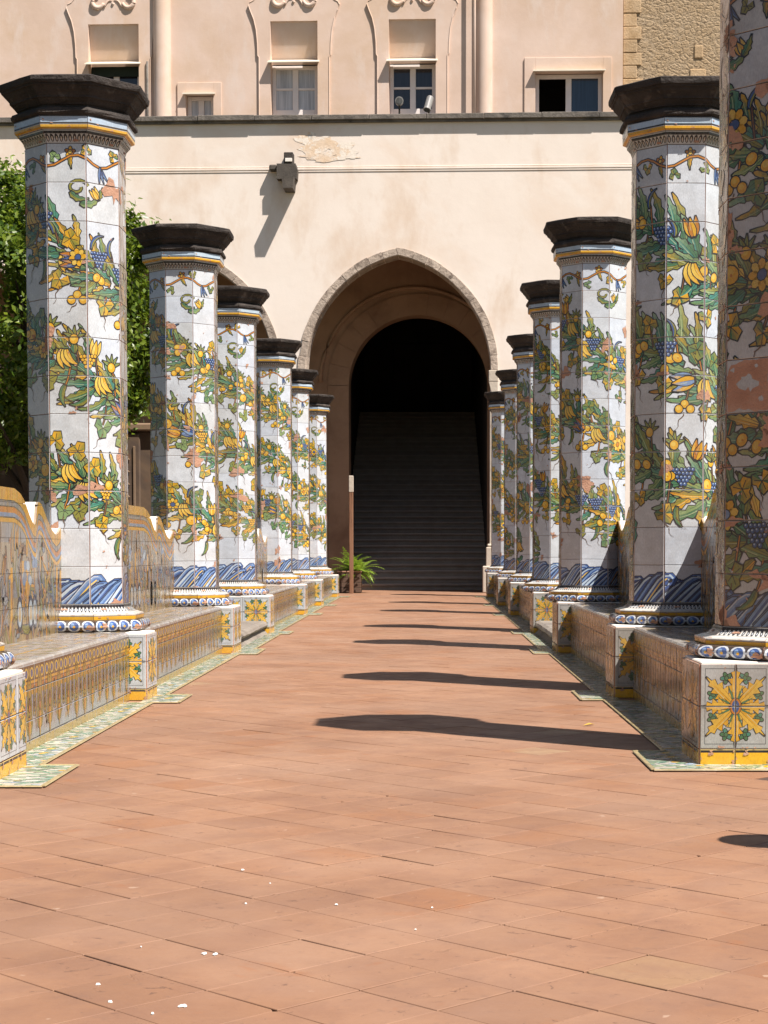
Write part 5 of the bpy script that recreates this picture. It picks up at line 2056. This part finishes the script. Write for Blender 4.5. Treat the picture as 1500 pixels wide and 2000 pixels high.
# ------------------------------------------------------------------ tree and painted garden wall behind the sunlit row
BARK = mottled('dark_bark', (.045, .033, .024), (.07, .052, .038), 9, .95, .9, .02)
LEAF = leafmat('citrus_leaf', (.042, .092, .009), (.175, .225, .018), .30)
def tree(x, y, rx, ry, z0, z1, n, label, seed):
    root = thing('citrus_tree', label, 'tree', (x, y, 0))
    r = np.random.default_rng(seed)
    cz, hz = (z0 + z1) / 2, (z1 - z0) / 2
    tm = MB()
    rr = random.Random(seed)
    tm.tube([(0, 0, -.02), (.02, .01, .6), (-.02, .02, 1.2), (.02, 0, z0 + .3), (.0, 0, cz)], [.12, .09, .08, .07, .03], 9)
    for k in range(12):
        a = rr.uniform(0, 6.28)
        q = rr.uniform(.5, .85)
        s = rr.uniform(z0 - .2, cz)
        tm.tube([(0, 0, s), (q * rx * .4 * math.cos(a), q * ry * .4 * math.sin(a), s + .35), (q * rx * math.cos(a), q * ry * math.sin(a), s + rr.uniform(.5, .9))], [.04, .026, .008], 6)
    obj('trunk', tm.mesh('trunk', BARK), root)
    # leaf clumps through the outer half of a clipped crown, with hollows between them
    nc = 330
    d = r.normal(size=(nc, 3)); d /= np.linalg.norm(d, axis=1)[:, None]
    rad = .55 + .45 * r.random(nc) ** .5
    sq = np.maximum(np.abs(d[:, 0]), np.abs(d[:, 2]))
    cl = d * rad[:, None] * (1 + .05 * r.normal(size=(nc, 1)))
    ci = r.integers(0, nc, n)
    p = cl[ci] + r.normal(size=(n, 3)) * .050 * (.6 + .8 * r.random((n, 1)))
    p *= np.array([rx, ry, hz]); p[:, 2] += cz
    p[:, 2] = np.maximum(p[:, 2], z0 + .15 * r.random(n))
    up = cl[ci] * .8 + r.normal(size=(n, 3)) * .55 + np.array([0, 0, .35])
    up /= np.linalg.norm(up, axis=1)[:, None]
    t = np.cross(up, r.normal(size=(n, 3))); t /= np.linalg.norm(t, axis=1)[:, None]
    s = np.cross(up, t)
    L = (.052 + .03 * r.random(n))[:, None]; Wd = L * .24
    V = np.stack([p - t * L * .5, p + s * Wd - t * L * .02 + up * L * .06, p + t * L * .5, p - s * Wd - t * L * .02 + up * L * .06], 1).reshape(-1, 3)
    me = bpy.data.meshes.new('crown')
    me.vertices.add(4 * n); me.vertices.foreach_set('co', V.astype(np.float32).ravel())
    k = np.arange(n) * 4
    loops = np.stack([k, k + 1, k + 2, k, k + 2, k + 3], 1).ravel().astype(np.int32)
    me.loops.add(6 * n); me.loops.foreach_set('vertex_index', loops)
    me.polygons.add(2 * n); me.polygons.foreach_set('loop_start', (np.arange(2 * n) * 3).astype(np.int32))
    me.materials.append(LEAF)
    me.update(calc_edges=True)
    obj('crown', me, root)
    return root
tree(-3.62, 16.0, 1.30, 1.25, 1.42, 4.30, 80000, 'dense clipped green citrus tree behind the tallest sunlit pillar', 5)

src = [o for o in COL.objects if o.name == 'citrus_tree'][0]
for (x, y, a, t) in ((-4.4, 11.2, 1.1, 'added unseen citrus tree left of the frame, beside the nearest sunlit bench'), (-4.3, 7.0, 2.3, 'added unseen citrus tree left of the frame, abreast of the nearest bench end'),
                     (-4.5, 2.4, 3.9, 'added unseen citrus tree left of the camera at the path crossing'), (-4.2, -2.2, 5.0, 'added unseen citrus tree behind and left of the camera')):
    c = src.copy()  # unseen copies, added to hold sky light off the shaded pillar faces
    COL.objects.link(c)
    c.location = (x, y, 0)
    c.rotation_euler = (0, 0, a)
    c['label'] = t
    c['group'] = 'citrus trees of the left garden bed'
    for ch in [o for o in COL.objects if o.parent == src]:
        d = ch.copy()
        COL.objects.link(d)
        d.parent = c
src['group'] = 'citrus trees of the left garden bed'

FRESCO = mottled('faded_brown_fresco', (.10, .065, .04), (.15, .10, .065), 2, .9, .3, .006, c3=(.07, .05, .04), s3=1.2, w3=(.45, .6), c4=(.17, .07, .035), s4=1.0, w4=(.6, .68))
FRES2 = mottled('brown_fresco_moulding', (.17, .11, .065), (.22, .15, .10), 4, .85, .3, .005, vary=.2)
gw = thing('garden_wall', 'low brown frescoed wall in the shade under the tree', 'wall', (-4.6, 17.75, 0))
mb = MB()
mb.box(-2.4, 2.15, 0, .25, -.03, 1.95, b=.01)
obj('wall_body', mb.mesh('wall_body', FRESCO), gw)
for x in (-1.6, -.5, .55, 1.42):
    mb = MB()
    mb.box(x, x + .30, -.05, -.001, 0, 1.93, b=.012)
    pil = obj('wall_pilaster', mb.mesh('wall_pilaster', FRESCO), gw)
    mb = MB()
    for q in range(2):
        mb.box(x + .04 + q * .19, x + .065 + q * .19, -.066, -.051, .2, 1.8, b=.004)
    for q in range(12):
        mb.tube([(x + .15, -.06, .25 + q * .125), (x + .19, -.066, .29 + q * .125), (x + .15, -.06, .33 + q * .125), (x + .11, -.066, .29 + q * .125)], .013, 5)
    obj('carved_band', mb.mesh('carved_band', FRES2), pil)
mb = MB()
mb.box(-2.45, 2.2, -.08, .3, 1.952, 2.03, b=.015)
obj('wall_cap', mb.mesh('wall_cap', FRES2), gw)
